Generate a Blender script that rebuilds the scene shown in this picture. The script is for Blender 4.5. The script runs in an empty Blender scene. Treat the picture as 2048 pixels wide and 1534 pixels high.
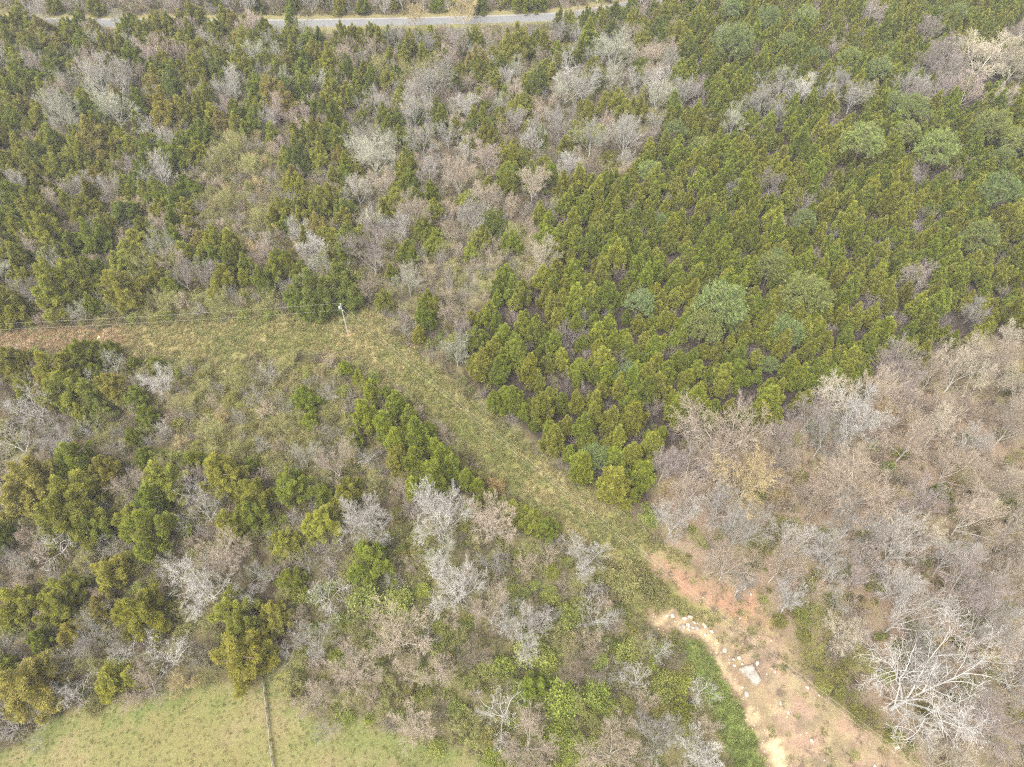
import bpy, math, random
import numpy as np
from mathutils import Vector, Matrix, Euler

R = math.radians
random.seed(7)
RNG = np.random.default_rng(11)
scene = bpy.context.scene
COL = scene.collection

# ------------------------------------------------------------------ camera
CAM_H, PITCH, FPX = 115.0, 52.4, 1421.0          # metres, degrees below the horizon, focal length in photo pixels
cam_d = bpy.data.cameras.new('drone_camera')
cam_d.sensor_width = 36.0
cam_d.lens = 36.0 * FPX / 2048.0
cam_d.clip_start, cam_d.clip_end = 1.0, 6000.0
cam = bpy.data.objects.new('drone_camera', cam_d)
cam.location = (0, 0, CAM_H)
cam.rotation_euler = (R(90 - PITCH), 0, 0)
COL.objects.link(cam)
scene.camera = cam

# ------------------------------------------------------------------ sky, sun, exposure (bright overcast)
SUN_EL, SUN_AZ = 58.0, 215.0                     # azimuth clockwise from +Y: behind and left of the camera
w = bpy.data.worlds.new("World")
scene.world = w
w.use_nodes = True
nt = w.node_tree
nt.nodes.clear()
sky = nt.nodes.new('ShaderNodeTexSky')
sky.sky_type = 'NISHITA'
sky.sun_disc = False
sky.sun_elevation = R(SUN_EL)
sky.sun_rotation = R(SUN_AZ)
sky.dust_density = 5.0
hs = nt.nodes.new('ShaderNodeHueSaturation')     # cloud cover takes the blue out of the sky light
hs.inputs['Saturation'].default_value = 0.03
bg = nt.nodes.new('ShaderNodeBackground')
bg.inputs['Strength'].default_value = 0.145
ow = nt.nodes.new('ShaderNodeOutputWorld')
nt.links.new(sky.outputs[0], hs.inputs['Color'])
nt.links.new(hs.outputs[0], bg.inputs['Color'])
nt.links.new(bg.outputs[0], ow.inputs['Surface'])

sun_d = bpy.data.lights.new('sun', 'SUN')
sun_d.energy = .6
sun_d.angle = R(30)
sun_d.color = (1.0, 0.955, 0.88)
sun = bpy.data.objects.new('sun', sun_d)
az = R(SUN_AZ)
sv = Vector((math.sin(az) * math.cos(R(SUN_EL)), math.cos(az) * math.cos(R(SUN_EL)), math.sin(R(SUN_EL))))
sun.rotation_euler = sv.to_track_quat('Z', 'Y').to_euler()
sun.location = (0, 0, 200)
COL.objects.link(sun)

scene.view_settings.view_transform = 'Standard'
scene.view_settings.look = 'None'
scene.view_settings.gamma = 1.0
scene.view_settings.exposure = 1.72
scene.view_settings.use_curve_mapping = False
cy = scene.cycles
cy.filter_width = 1.2
cy.use_denoising = False
cy.denoiser = 'OPENIMAGEDENOISE'
cy.denoising_input_passes = 'RGB_ALBEDO_NORMAL'
cy.denoising_prefilter = 'ACCURATE'
cy.max_bounces = 6
cy.diffuse_bounces = 4
cy.glossy_bounces = 1
cy.transmission_bounces = 3
cy.transparent_max_bounces = 4
cy.caustics_reflective = cy.caustics_refractive = False

# ------------------------------------------------------------------ photo pixel <-> place
PS, PC = math.sin(R(PITCH)), math.cos(R(PITCH))


def p2g(x, y, z=0.0):
    xn, yn = (x - 1024) / FPX, (767 - y) / FPX
    d = (CAM_H - z) / (PS - yn * PC)
    return xn * d, d * (PC + yn * PS), d


def g2p(X, Y, Z=0.0):
    d = Y * PC - (Z - CAM_H) * PS
    v = Y * PS + (Z - CAM_H) * PC
    return 1024 + FPX * X / d, 767 - FPX * v / d, d


# ------------------------------------------------------------------ numpy noise and polygons
_TAB = RNG.random((256, 256))


def vnoise(x, y, s, o=0):
    x, y = np.asarray(x) / s + 37.3 * o + 500, np.asarray(y) / s + 91.7 * o + 500
    xi, yi = np.floor(x).astype(int), np.floor(y).astype(int)
    fx, fy = x - xi, y - yi
    fx, fy = fx * fx * (3 - 2 * fx), fy * fy * (3 - 2 * fy)
    a, b = _TAB[xi % 256, yi % 256], _TAB[(xi + 1) % 256, yi % 256]
    c, d = _TAB[xi % 256, (yi + 1) % 256], _TAB[(xi + 1) % 256, (yi + 1) % 256]
    return (a * (1 - fx) + b * fx) * (1 - fy) + (c * (1 - fx) + d * fx) * fy


def fbm(x, y, s, o=0):
    return (vnoise(x, y, s, o) + .5 * vnoise(x, y, s / 2, o + 1) + .25 * vnoise(x, y, s / 4, o + 2)) / 1.75


def poly_sd(px, py, poly):
    """signed distance in the polygon's own units, positive inside"""
    px, py = np.asarray(px, float), np.asarray(py, float)
    inside = np.zeros(px.shape, bool)
    best = np.full(px.shape, 1e18)
    n = len(poly)
    for i in range(n):
        x0, y0 = poly[i]
        x1, y1 = poly[(i + 1) % n]
        ex, ey = x1 - x0, y1 - y0
        t = np.clip(((px - x0) * ex + (py - y0) * ey) / (ex * ex + ey * ey + 1e-9), 0, 1)
        best = np.minimum(best, (px - x0 - t * ex) ** 2 + (py - y0 - t * ey) ** 2)
        cond = ((y0 > py) != (y1 > py))
        xint = x0 + (py - y0) * ex / (ey if abs(ey) > 1e-9 else 1e-9)
        inside ^= cond & (px < xint)
    d = np.sqrt(best)
    return np.where(inside, d, -d)


def line_d(px, py, pts):
    px, py = np.asarray(px, float), np.asarray(py, float)
    best = np.full(px.shape, 1e18)
    for (x0, y0), (x1, y1) in zip(pts[:-1], pts[1:]):
        ex, ey = x1 - x0, y1 - y0
        t = np.clip(((px - x0) * ex + (py - y0) * ey) / (ex * ex + ey * ey + 1e-9), 0, 1)
        best = np.minimum(best, (px - x0 - t * ex) ** 2 + (py - y0 - t * ey) ** 2)
    return np.sqrt(best)


def G(pts):
    return [p2g(x, y)[:2] for x, y in pts]


def sm(d, a, b):
    t = np.clip((d - a) / (b - a), 0, 1)
    return t * t * (3 - 2 * t)


# ------------------------------------------------------------------ layout (read off the photo, laid on the ground)
CLEARING = G([(-160, 668), (0, 664), (180, 660), (235, 655), (330, 652), (480, 643), (575, 634), (650, 626), (705, 620), (745, 630), (775, 662),
              (830, 712), (890, 762), (960, 822), (1030, 880), (1095, 932), (1170, 985), (1225, 1022), (1270, 1058), (1330, 1100), (1400, 1150),
              (1440, 1175), (1520, 1195), (1550, 1240), (1590, 1310), (1650, 1385), (1720, 1440), (1790, 1490), (1830, 1534), (1900, 1640),
              (1500, 1640), (1520, 1534), (1505, 1480), (1475, 1410), (1440, 1345), (1390, 1290), (1330, 1270), (1270, 1245), (1235, 1190),
              (1225, 1130), (1150, 1085), (1085, 1050), (1030, 1000), (975, 945), (915, 880), (860, 825), (800, 775), (735, 738), (690, 716),
              (600, 708), (490, 716), (445, 770), (425, 720), (380, 716), (235, 712), (215, 688), (130, 702), (0, 700), (-160, 704)])
FIELD = G([(-160, 1640), (-60, 1534), (30, 1500), (105, 1440), (200, 1400), (275, 1405), (330, 1385), (420, 1362), (540, 1352), (590, 1405), (650, 1440),
           (740, 1448), (830, 1478), (930, 1492), (990, 1534), (1000, 1640)])
SOIL = G([(1290, 1120), (1330, 1118), (1400, 1150), (1480, 1180), (1530, 1195), (1545, 1240), (1510, 1262), (1470, 1245), (1420, 1215), (1350, 1180)])
SOIL2 = G([(1560, 1260), (1620, 1360), (1720, 1445), (1800, 1500), (1870, 1600), (1640, 1600), (1575, 1530), (1545, 1460), (1520, 1400), (1495, 1345), (1462, 1290), (1440, 1255), (1500, 1262)])
BANK = G([(1350, 1292), (1395, 1280), (1435, 1325), (1475, 1395), (1508, 1465), (1540, 1580), (1490, 1600), (1458, 1490), (1425, 1420), (1390, 1350)])
DITCH = G([(1310, 1242), (1365, 1245), (1405, 1262), (1440, 1310), (1475, 1365), (1505, 1420), (1530, 1475), (1548, 1520), (1570, 1580)])
SAND = G([(1522, 1455), (1550, 1462), (1565, 1500), (1585, 1560), (1555, 1570), (1535, 1500)])
RILL = G([(206, 650), (200, 668), (190, 690), (186, 710)])
STAND = G([(905, 672), (960, 795), (1030, 858), (1100, 918), (1175, 968), (1235, 1005), (1300, 1010), (1320, 930), (1400, 850), (1560, 850), (1690, 800),
           (1800, 740), (1880, 700), (2048, 655), (2260, 600), (2260, 60), (1900, -60), (1480, -60), (1370, 60), (1330, 250), (1250, 340), (1130, 370),
           (1090, 440), (1130, 520), (1040, 570), (960, 600)])
BAREWOOD = G([(1300, 1015), (1320, 930), (1400, 850), (1560, 850), (1690, 800), (1800, 740), (1880, 700), (2048, 655), (2260, 600), (2260, 1650), (1880, 1650),
              (1720, 1440), (1590, 1310), (1530, 1195), (1440, 1172), (1330, 1100)])
EDGE = G([(740, 625), (780, 600), (900, 640), (960, 740), (1060, 850), (1180, 950), (1250, 1010), (1330, 1090), (1225, 1022), (1095, 932), (960, 822), (830, 712)])
UPMID = G([(690, 470), (690, 200), (780, 70), (1290, 60), (1370, 120), (1330, 250), (1250, 340), (1130, 370), (1060, 440), (900, 470)])
MIDBRUSH = G([(690, 470), (900, 470), (1060, 440), (1130, 520), (1040, 570), (900, 640), (780, 600), (740, 540)])
BRUSHA = G([(385, 300), (430, 250), (540, 262), (565, 360), (560, 440), (590, 500), (500, 500), (440, 470), (400, 430), (360, 350)])
BRUSHB = G([(430, 735), (600, 715), (690, 740), (700, 850), (740, 950), (640, 950), (520, 930), (430, 930), (330, 860), (400, 800)])
BRUSHC = G([(190, 600), (260, 540), (330, 570), (430, 570), (580, 560), (590, 640), (330, 655), (195, 655)])
BOTTOM = G([(590, 1420), (560, 1250), (640, 1180), (740, 1080), (900, 1050), (1060, 1040), (1230, 1120), (1270, 1245), (1400, 1300), (1480, 1420), (1520, 1600),
            (1000, 1640), (990, 1534), (740, 1448)])
ROAD_LINE = G([(-420, 26), (-200, 35), (0, 42), (100, 45), (300, 47), (520, 48), (640, 47), (850, 43), (1000, 39), (1110, 34), (1190, 24), (1300, 2), (1450, -35), (1700, -110)])
ROADSIDE = G([(600, 84), (620, 60), (700, 52), (1000, 44), (1120, 40), (1130, 58), (1000, 72), (800, 78)])

POLE_BASE = p2g(697, 668)[:2]


def ground_z(X, Y):
    X, Y = np.asarray(X, float), np.asarray(Y, float)
    z = .5 * (fbm(X, Y, 22, 3) - .5) + .16 * (fbm(X, Y, 3.5, 5) - .5)
    z = z - .75 * np.exp(-(line_d(X, Y, DITCH) / 1.5) ** 2) - .6 * np.exp(-(line_d(X, Y, RILL) / .9) ** 2)
    k = sm(line_d(X, Y, ROAD_LINE), 5, 12)
    kp = sm(np.hypot(X - POLE_BASE[0], Y - POLE_BASE[1]), .5, 3)
    return z * k * kp


def gz(x, y):
    return float(ground_z(x, y))


# ------------------------------------------------------------------ materials
def new_mat(name):
    m = bpy.data.materials.new(name)
    m.use_nodes = True
    n = m.node_tree
    n.nodes.clear()
    return m, n, n.nodes.new('ShaderNodeOutputMaterial')


def math_n(n, op, a, b):
    x = n.nodes.new('ShaderNodeMath')
    x.operation = op
    for i, v in enumerate((a, b)):
        if isinstance(v, (int, float)):
            x.inputs[i].default_value = v
        else:
            n.links.new(v, x.inputs[i])
    return x.outputs[0]


def own_colour(n):
    """the object's own colour; scattered growth carries it as the point attribute tone instead"""
    oi = n.nodes.new('ShaderNodeObjectInfo')
    it = n.nodes.new('ShaderNodeAttribute')
    it.attribute_type = 'INSTANCER'
    it.attribute_name = 'tone'
    ad = n.nodes.new('ShaderNodeVectorMath')
    ad.operation = 'ADD'
    n.links.new(oi.outputs['Color'], ad.inputs[0])
    n.links.new(it.outputs['Color'], ad.inputs[1])
    return oi, ad.outputs[0]


def foliage_mat(name, trans=.22, tipw=.55, tip=(1.5, 1.45, .95)):
    """leaf colour from the object's own colour, varied per spray (attribute r), towards the tips (g), in hue (b) and per tree"""
    m, n, out = new_mat(name)
    oi, own = own_colour(n)
    at = n.nodes.new('ShaderNodeAttribute')
    at.attribute_name = 'leaf'
    sep = n.nodes.new('ShaderNodeSeparateColor')
    n.links.new(at.outputs['Color'], sep.inputs[0])
    val = math_n(n, 'MULTIPLY_ADD', sep.outputs[0], 1.1)
    val.node.inputs[2].default_value = .48
    rv = math_n(n, 'MULTIPLY_ADD', oi.outputs['Random'], .34)
    rv.node.inputs[2].default_value = .83
    val2 = math_n(n, 'MULTIPLY', val, rv)
    hue = math_n(n, 'MULTIPLY_ADD', sep.outputs[2], .03)
    hue.node.inputs[2].default_value = .485
    r2 = math_n(n, 'FRACT', math_n(n, 'MULTIPLY', oi.outputs['Random'], 17.31), 0)
    hue2 = math_n(n, 'ADD', hue, math_n(n, 'MULTIPLY', math_n(n, 'SUBTRACT', r2, .5), .02))
    h = n.nodes.new('ShaderNodeHueSaturation')
    n.links.new(own, h.inputs['Color'])
    n.links.new(hue2, h.inputs['Hue'])
    n.links.new(val2, h.inputs['Value'])
    tp = n.nodes.new('ShaderNodeMix')
    tp.data_type = 'RGBA'
    tp.blend_type = 'MULTIPLY'
    n.links.new(math_n(n, 'MULTIPLY', sep.outputs[1], tipw), tp.inputs['Factor'])
    n.links.new(h.outputs[0], tp.inputs['A'])
    tp.inputs['B'].default_value = (*tip, 1)
    d = n.nodes.new('ShaderNodeBsdfDiffuse')
    t = n.nodes.new('ShaderNodeBsdfTranslucent')
    mx = n.nodes.new('ShaderNodeMixShader')
    mx.inputs[0].default_value = trans
    n.links.new(tp.outputs['Result'], d.inputs[0])
    n.links.new(tp.outputs['Result'], t.inputs[0])
    n.links.new(d.outputs[0], mx.inputs[1])
    n.links.new(t.outputs[0], mx.inputs[2])
    n.links.new(mx.outputs[0], out.inputs[0])
    return m


def bark_mat(name, limb=(.45, .43, .39)):
    """thick limbs take the bark colour (attribute r high), fine twigs the object's own colour"""
    m, n, out = new_mat(name)
    oi, own = own_colour(n)
    at = n.nodes.new('ShaderNodeAttribute')
    at.attribute_name = 'leaf'
    sep = n.nodes.new('ShaderNodeSeparateColor')
    n.links.new(at.outputs['Color'], sep.inputs[0])
    mix = n.nodes.new('ShaderNodeMix')
    mix.data_type = 'RGBA'
    n.links.new(sep.outputs[0], mix.inputs['Factor'])
    n.links.new(own, mix.inputs['A'])
    lm = n.nodes.new('ShaderNodeMix')
    lm.data_type = 'RGBA'
    lm.inputs['Factor'].default_value = .6
    n.links.new(own, lm.inputs['A'])
    lm.inputs['B'].default_value = (*limb, 1)
    tc = n.nodes.new('ShaderNodeTexCoord')
    no = n.nodes.new('ShaderNodeTexNoise')
    no.inputs['Scale'].default_value = 2.5
    no.inputs['Detail'].default_value = 4
    n.links.new(tc.outputs['Object'], no.inputs['Vector'])
    n.links.new(lm.outputs['Result'], mix.inputs['B'])
    rv = math_n(n, 'MULTIPLY_ADD', oi.outputs['Random'], .3)
    rv.node.inputs[2].default_value = .6
    v = math_n(n, 'ADD', rv, math_n(n, 'MULTIPLY', no.outputs['Fac'], .3))
    v = math_n(n, 'MULTIPLY', v, math_n(n, 'MULTIPLY_ADD', sep.outputs[2], .4))
    v.node.inputs[1].links[0].from_node.inputs[2].default_value = .82
    h = n.nodes.new('ShaderNodeHueSaturation')
    n.links.new(mix.outputs['Result'], h.inputs['Color'])
    n.links.new(v, h.inputs['Value'])
    d = n.nodes.new('ShaderNodeBsdfDiffuse')
    n.links.new(h.outputs[0], d.inputs[0])
    n.links.new(d.outputs[0], out.inputs[0])
    return m


def plain_mat(name, col, rough=.8, var=.3, scale=3.0, bump=.0, metallic=0.0, col2=None):
    m, n, out = new_mat(name)
    p = n.nodes.new('ShaderNodeBsdfPrincipled')
    p.inputs['Roughness'].default_value = rough
    p.inputs['Metallic'].default_value = metallic
    tc = n.nodes.new('ShaderNodeTexCoord')
    no = n.nodes.new('ShaderNodeTexNoise')
    no.inputs['Scale'].default_value = scale
    no.inputs['Detail'].default_value = 8
    no.inputs['Roughness'].default_value = .65
    n.links.new(tc.outputs['Object'], no.inputs['Vector'])
    mx = n.nodes.new('ShaderNodeMix')
    mx.data_type = 'RGBA'
    a = col2 or tuple(c * (1 - var) for c in col)
    mx.inputs['A'].default_value = (*a, 1)
    mx.inputs['B'].default_value = (*[min(1, c * (1 + var * (0 if col2 else 1))) for c in col], 1)
    mr = n.nodes.new('ShaderNodeMapRange')
    mr.inputs[1].default_value, mr.inputs[2].default_value = .35, .65
    n.links.new(no.outputs['Fac'], mr.inputs[0])
    n.links.new(mr.outputs[0], mx.inputs['Factor'])
    n.links.new(mx.outputs['Result'], p.inputs['Base Color'])
    if bump:
        b = n.nodes.new('ShaderNodeBump')
        b.inputs['Strength'].default_value = bump
        b.inputs['Distance'].default_value = .1
        n.links.new(no.outputs['Fac'], b.inputs['Height'])
        n.links.new(b.outputs[0], p.inputs['Normal'])
    n.links.new(p.outputs[0], out.inputs[0])
    return m


def ground_mat():
    m, n, out = new_mat('soil_litter_and_turf')
    at = n.nodes.new('ShaderNodeAttribute')
    at.attribute_name = 'cover'
    tc = n.nodes.new('ShaderNodeTexCoord')

    def noise(s, det=6, rough=.7):
        x = n.nodes.new('ShaderNodeTexNoise')
        x.inputs['Scale'].default_value = s
        x.inputs['Detail'].default_value = det
        x.inputs['Roughness'].default_value = rough
        n.links.new(tc.outputs['Object'], x.inputs['Vector'])
        return x.outputs['Fac']
    n1, n2, n3 = noise(1.9, 8, .8), noise(.33), noise(6.0, 4, .8)
    v = math_n(n, 'MULTIPLY_ADD', n1, 1.1)
    v.node.inputs[2].default_value = .45
    v3 = math_n(n, 'MULTIPLY_ADD', n3, .8)
    v3.node.inputs[2].default_value = .6
    v = math_n(n, 'MULTIPLY', v, v3)
    hue = math_n(n, 'MULTIPLY_ADD', n2, -.09)
    hue.node.inputs[2].default_value = .545
    h = n.nodes.new('ShaderNodeHueSaturation')
    n.links.new(at.outputs['Color'], h.inputs['Color'])
    n.links.new(v, h.inputs['Value'])
    n.links.new(hue, h.inputs['Hue'])
    d = n.nodes.new('ShaderNodeBsdfDiffuse')
    b = n.nodes.new('ShaderNodeBump')
    b.inputs['Strength'].default_value = .8
    b.inputs['Distance'].default_value = .25
    n.links.new(n1, b.inputs['Height'])
    n.links.new(b.outputs[0], d.inputs['Normal'])
    n.links.new(h.outputs[0], d.inputs[0])
    n.links.new(d.outputs[0], out.inputs[0])
    return m


M_CEDAR = foliage_mat('cedar_sprays', .30, .85)
M_PINE = foliage_mat('pine_needles', .3, .35, (1.35, 1.3, 1.0))
M_LEAF = foliage_mat('spring_leaves', .35, .3, (1.3, 1.3, 1.0))
M_GRASS = foliage_mat('grass_blades', .25, .4, (1.35, 1.3, 1.15))
M_BARK = bark_mat('pale_bark')
M_TRUNK = plain_mat('brown_bark', (.16, .11, .075), .9, .35, 6, .3)
M_ROCK = plain_mat('pale_limestone', (.36, .32, .27), .85, .2, 1.6, .6, col2=(.22, .185, .145))
M_ROCKW = plain_mat('white_limestone', (.52, .46, .385), .85, .2, 3.0, .6, col2=(.33, .275, .21))
M_ROCKO = plain_mat('ochre_stained_rock', (.72, .60, .40), .85, .2, 3.0, .5, col2=(.46, .31, .13))
M_ASPH = plain_mat('worn_grey_asphalt', (.165, .162, .158), .9, .1, .6, .1)
M_SHOULDER = plain_mat('gravel_shoulder', (.25, .23, .20), .9, .15, 1.2, .2)
M_POLE = plain_mat('grey_weathered_wood', (.36, .33, .30), .9, .2, 4, .2)
M_RAIL = plain_mat('silver_weathered_rails', (.22, .20, .14), .95, .25, 5, .3)
M_TRANS = plain_mat('pale_grey_steel', (.44, .45, .46), .45, .06, 3)
M_CERAM = plain_mat('white_porcelain', (.75, .75, .74), .25, .05, 5)
M_WIRE = plain_mat('aluminium_wire', (.42, .39, .32), .5, .08, 5)
M_GROUND = ground_mat()


# ------------------------------------------------------------------ mesh helpers
def mesh_np(name, V, F, mat, leaf=None, mats=None, mi=None, smooth=False):
    """mesh from vertex array and a triangle (n,3) or quad (n,4) index array"""
    me = bpy.data.meshes.new(name)
    V = np.ascontiguousarray(V, np.float32)
    F = np.ascontiguousarray(F, np.int32)
    k = F.shape[1]
    me.vertices.add(len(V))
    me.vertices.foreach_set('co', V.ravel())
    me.loops.add(F.size)
    me.loops.foreach_set('vertex_index', F.ravel())
    me.polygons.add(len(F))
    me.polygons.foreach_set('loop_start', np.arange(0, F.size, k, dtype=np.int32))
    me.polygons.foreach_set('loop_total', np.full(len(F), k, np.int32))
    for x in (mats or [mat]):
        me.materials.append(x)
    if mi is not None:
        me.polygons.foreach_set('material_index', np.ascontiguousarray(mi, np.int32))
    if smooth:
        me.polygons.foreach_set('use_smooth', np.ones(len(F), bool))
    if leaf is not None:
        a = me.color_attributes.new('leaf', 'FLOAT_COLOR', 'POINT')
        a.data.foreach_set('color', np.ascontiguousarray(leaf, np.float32).ravel())
    me.update(calc_edges=True)
    return me


class Soup:
    """triangles with the leaf attribute; joins pieces of one part"""
    def __init__(self):
        self.V, self.F, self.A, self.n = [], [], [], 0

    def add(self, V, F, A):
        self.V.append(V); self.F.append(F + self.n); self.A.append(A)
        self.n += len(V)

    def arrays(self):
        return np.concatenate(self.V), np.concatenate(self.F), np.concatenate(self.A)

    def mesh(self, name, mat):
        V, F, A = self.arrays()
        return mesh_np(name, V, F, mat, A)


def unit(v):
    return v / (np.linalg.norm(v, axis=-1, keepdims=True) + 1e-9)


def blades(rng, C, D, m, L, W, spread=.6, jit=.15, hue=None):
    """m pointed leaf blades at every tuft centre C, fanning about D"""
    n = len(C)
    v = np.repeat(rng.random(n), m) * .75 + rng.random(n * m) * .25
    hu = np.repeat(rng.random(n), m)
    C2, D2 = np.repeat(C, m, 0), np.repeat(D, m, 0)
    d = unit(D2 + rng.normal(0, spread, (n * m, 3)))
    ln = L * (.55 + .8 * rng.random((n * m, 1)))
    b = C2 + rng.normal(0, jit, (n * m, 3))
    s = unit(np.cross(d, rng.normal(0, .45, (n * m, 3)) + D2 * .5 + np.array([0, 0, .9]))) * W   # sprays lie facing outward and up
    s = s * (.6 + .8 * rng.random((n * m, 1))) * .5
    mid = b + d * ln * .45
    tip = b + d * ln
    V = np.stack([b, mid - s, tip, mid + s], 1).reshape(-1, 3)
    i = np.arange(n * m)[:, None] * 4
    F = np.concatenate([i + np.array([[0, 1, 2]]), i + np.array([[0, 2, 3]])])
    A = np.ones((n * m, 4, 4), np.float32)
    A[:, :, 0] = v[:, None]
    A[:, :, 1] = np.array([0, .4, 1, .4])[None]
    A[:, :, 2] = hu[:, None]
    return V, F, A.reshape(-1, 4)


def tube(P, rad, sides, val, tw):
    """tapered tube along points P"""
    P = np.asarray(P, float)
    k = len(P)
    t = unit(np.gradient(P, axis=0))
    ref = np.array([.3, .5, .81]) if abs(t[0][2]) < .9 else np.array([1., .2, 0])
    a = unit(np.cross(t, ref))
    b = np.cross(t, a)
    ang = np.arange(sides) * 2 * math.pi / sides
    rad = np.asarray(rad, float)[:, None, None]
    V = P[:, None] + rad * (np.cos(ang)[None, :, None] * a[:, None] + np.sin(ang)[None, :, None] * b[:, None])
    V = V.reshape(-1, 3)
    F = []
    for i in range(k - 1):
        for j in range(sides):
            j2 = (j + 1) % sides
            p, q, r, s = i * sides + j, i * sides + j2, (i + 1) * sides + j2, (i + 1) * sides + j
            F += [(p, q, r), (p, r, s)]
    A = np.ones((len(V), 4), np.float32)
    A[:, 0], A[:, 1], A[:, 2] = val, 0, tw
    return V, np.array(F, np.int64), A


def grow(rng, soup, p, d, L, r, lev, cfg, ends=None):
    nseg = cfg['seg'][lev]
    wob = cfg['wob'][lev]
    P, Rr, Ds = [np.array(p)], [r], [np.array(d)]
    d = np.array(d)
    for i in range(nseg):
        d = unit(d + rng.normal(0, wob, 3) + np.array([0, 0, cfg['up'][lev]]))
        P.append(P[-1] + d * L / nseg)
        Rr.append(max(cfg['rmin'], r * (1 - .72 * (i + 1) / nseg)))
        Ds.append(d)
    val = min(1.0, max(0.0, (r - .03) / .06))
    soup.add(*tube(P, Rr, 5 if r > .1 else (4 if r > .05 else 3), val, rng.random()))
    if ends is not None and lev >= cfg['depth'] - 1:
        ends.append((P[-1], d))
        ends.append((P[len(P) // 2], d))
    if lev >= cfg['depth']:
        return
    nc = cfg['kids'][lev]
    nc = max(1, int(round(nc * (.75 + .5 * rng.random()))))
    az = rng.random() * 6.28
    for c in range(nc):
        f = cfg['from'][lev] + (1 - cfg['from'][lev]) * (c + rng.random() * .8) / nc
        f = min(.99, f)
        x = f * nseg
        i = min(nseg - 1, int(x))
        q = P[i] + (P[i + 1] - P[i]) * (x - i)
        dd = Ds[i + 1]
        az += 2.4 + rng.normal(0, .4)
        a = unit(np.cross(dd, [.31, .77, .55]))
        b = np.cross(dd, a)
        ang = R(cfg['ang'][lev]) * (.7 + .6 * rng.random())
        cd = dd * math.cos(ang) + (a * math.cos(az) + b * math.sin(az)) * math.sin(ang)
        rr = Rr[i] + (Rr[i + 1] - Rr[i]) * (x - i)
        cl = L * cfg['ratio'][lev] * (1.1 - cfg['fall'] * f) * (.7 + .6 * rng.random())
        grow(rng, soup, q, cd, cl, max(cfg['rmin'], rr * cfg['rr'][lev]), lev + 1, cfg, ends)


def normalise(parts, W, H):
    """scale arrays so that together they are W wide and H tall standing on z=0"""
    allV = np.concatenate([p[0] for p in parts])
    ext = np.percentile(np.hypot(allV[:, 0], allV[:, 1]), 96) * 2
    top = allV[:, 2].max()
    for p in parts:
        p[0][:, :2] *= W / ext
        p[0][:, 2] *= H / top


# ------------------------------------------------------------------ prototypes: dict kind -> list of dict(trunk mesh, crown mesh, W, H)
PROTO = {k: [] for k in 'CEPBFDTLGS'}   # S: the one great silver tree


def cut_trunk(h, r, lean=.2):
    rng = RNG
    P = [np.array([0, 0, -.4])]
    for i in range(6):
        P.append(P[-1] + np.array([rng.normal(0, .05 * lean * h / 5), rng.normal(0, .05 * lean * h / 5), (h + .4) / 6]))
    return tube(P, np.linspace(r, r * .35, 7), 6, 1, .5)


def add_proto(kind, trunk, crown, mat, W, H, tmat=None):
    tm = mesh_np('trunk', trunk[0], trunk[1], tmat or M_TRUNK, trunk[2]) if trunk is not None else None
    cm = mesh_np('crown', crown[0], crown[1], mat, crown[2])
    PROTO[kind].append(dict(trunk=tm, crown=cm, W=W, H=H))


def cedar(seed):                                    # young red cedar: a pointed leader among feathery ascending sprays
    rng = np.random.default_rng(100 + seed)
    H, W = 7.6, 4.6
    s = Soup()
    lobes = [(np.array([0, 0, H * .42]), .95, H * .58, np.array([0, 0, 1.])), (np.array([0, 0, H * .1]), 1.25, H * .6, np.array([0, 0, 1.]))]
    nl = 20 + seed % 5
    for k in range(nl):
        t = (k + rng.random()) / nl
        a = k * 2.4 + rng.normal(0, .35)
        q = W * .5 * (1 - t) ** .85 * (.45 + .32 * rng.random())
        c = np.array([q * math.cos(a), q * math.sin(a), H * (.05 + .60 * t)])
        ax = unit(np.array([math.cos(a) * .22, math.sin(a) * .22, 1]) + rng.normal(0, .12, 3))
        lobes.append((c, W * (.145 - .05 * t) * (.75 + .5 * rng.random()), H * (.32 - .10 * t) * (.8 + .5 * rng.random()), ax))
    for c, rl, hl, ax in lobes:
        m = int(26 + 60 * hl / H * 2.2)
        t = rng.random(m)
        az = rng.random(m) * 6.28
        x = unit(np.cross(ax, [.3, .8, .52]))
        y = np.cross(ax, x)
        rr = rl * (1 - t) ** .75 * np.minimum(1, t * 5 + .45) * (.55 + .45 * rng.random(m) ** .4)
        rad = np.cos(az)[:, None] * x + np.sin(az)[:, None] * y
        C = c + ax * (t * hl)[:, None] + rad * rr[:, None]
        D = unit(rad * .75 + ax * .8)
        s.add(*blades(rng, C, D, 11, .42, .085, .36, .1))
    V, F, A = s.arrays()
    V[:, 2] = np.maximum(V[:, 2], .1)
    add_proto('C', cut_trunk(H * .8, .13), (V, F, A), M_CEDAR, W, H)


def sprays(rng, s, lobes, dens, m_blades, L, Wd, spread):
    """feathery pointed masses: (base, radius, height, axis) each"""
    for c, rl, hl, ax in lobes:
        m = max(8, int(dens * rl * hl))
        t = rng.random(m)
        az = rng.random(m) * 6.28
        x = unit(np.cross(ax, [.3, .8, .52]))
        y = np.cross(ax, x)
        rr = rl * (1 - t) ** .6 * np.minimum(1, t * 5 + .45) * (.5 + .5 * rng.random(m) ** .4)
        rad = np.cos(az)[:, None] * x + np.sin(az)[:, None] * y
        C = c + ax * (t * hl)[:, None] + rad * rr[:, None]
        s.add(*blades(rng, C, unit(rad * .8 + ax * .7), m_blades, L, Wd, spread, .12))


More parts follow.
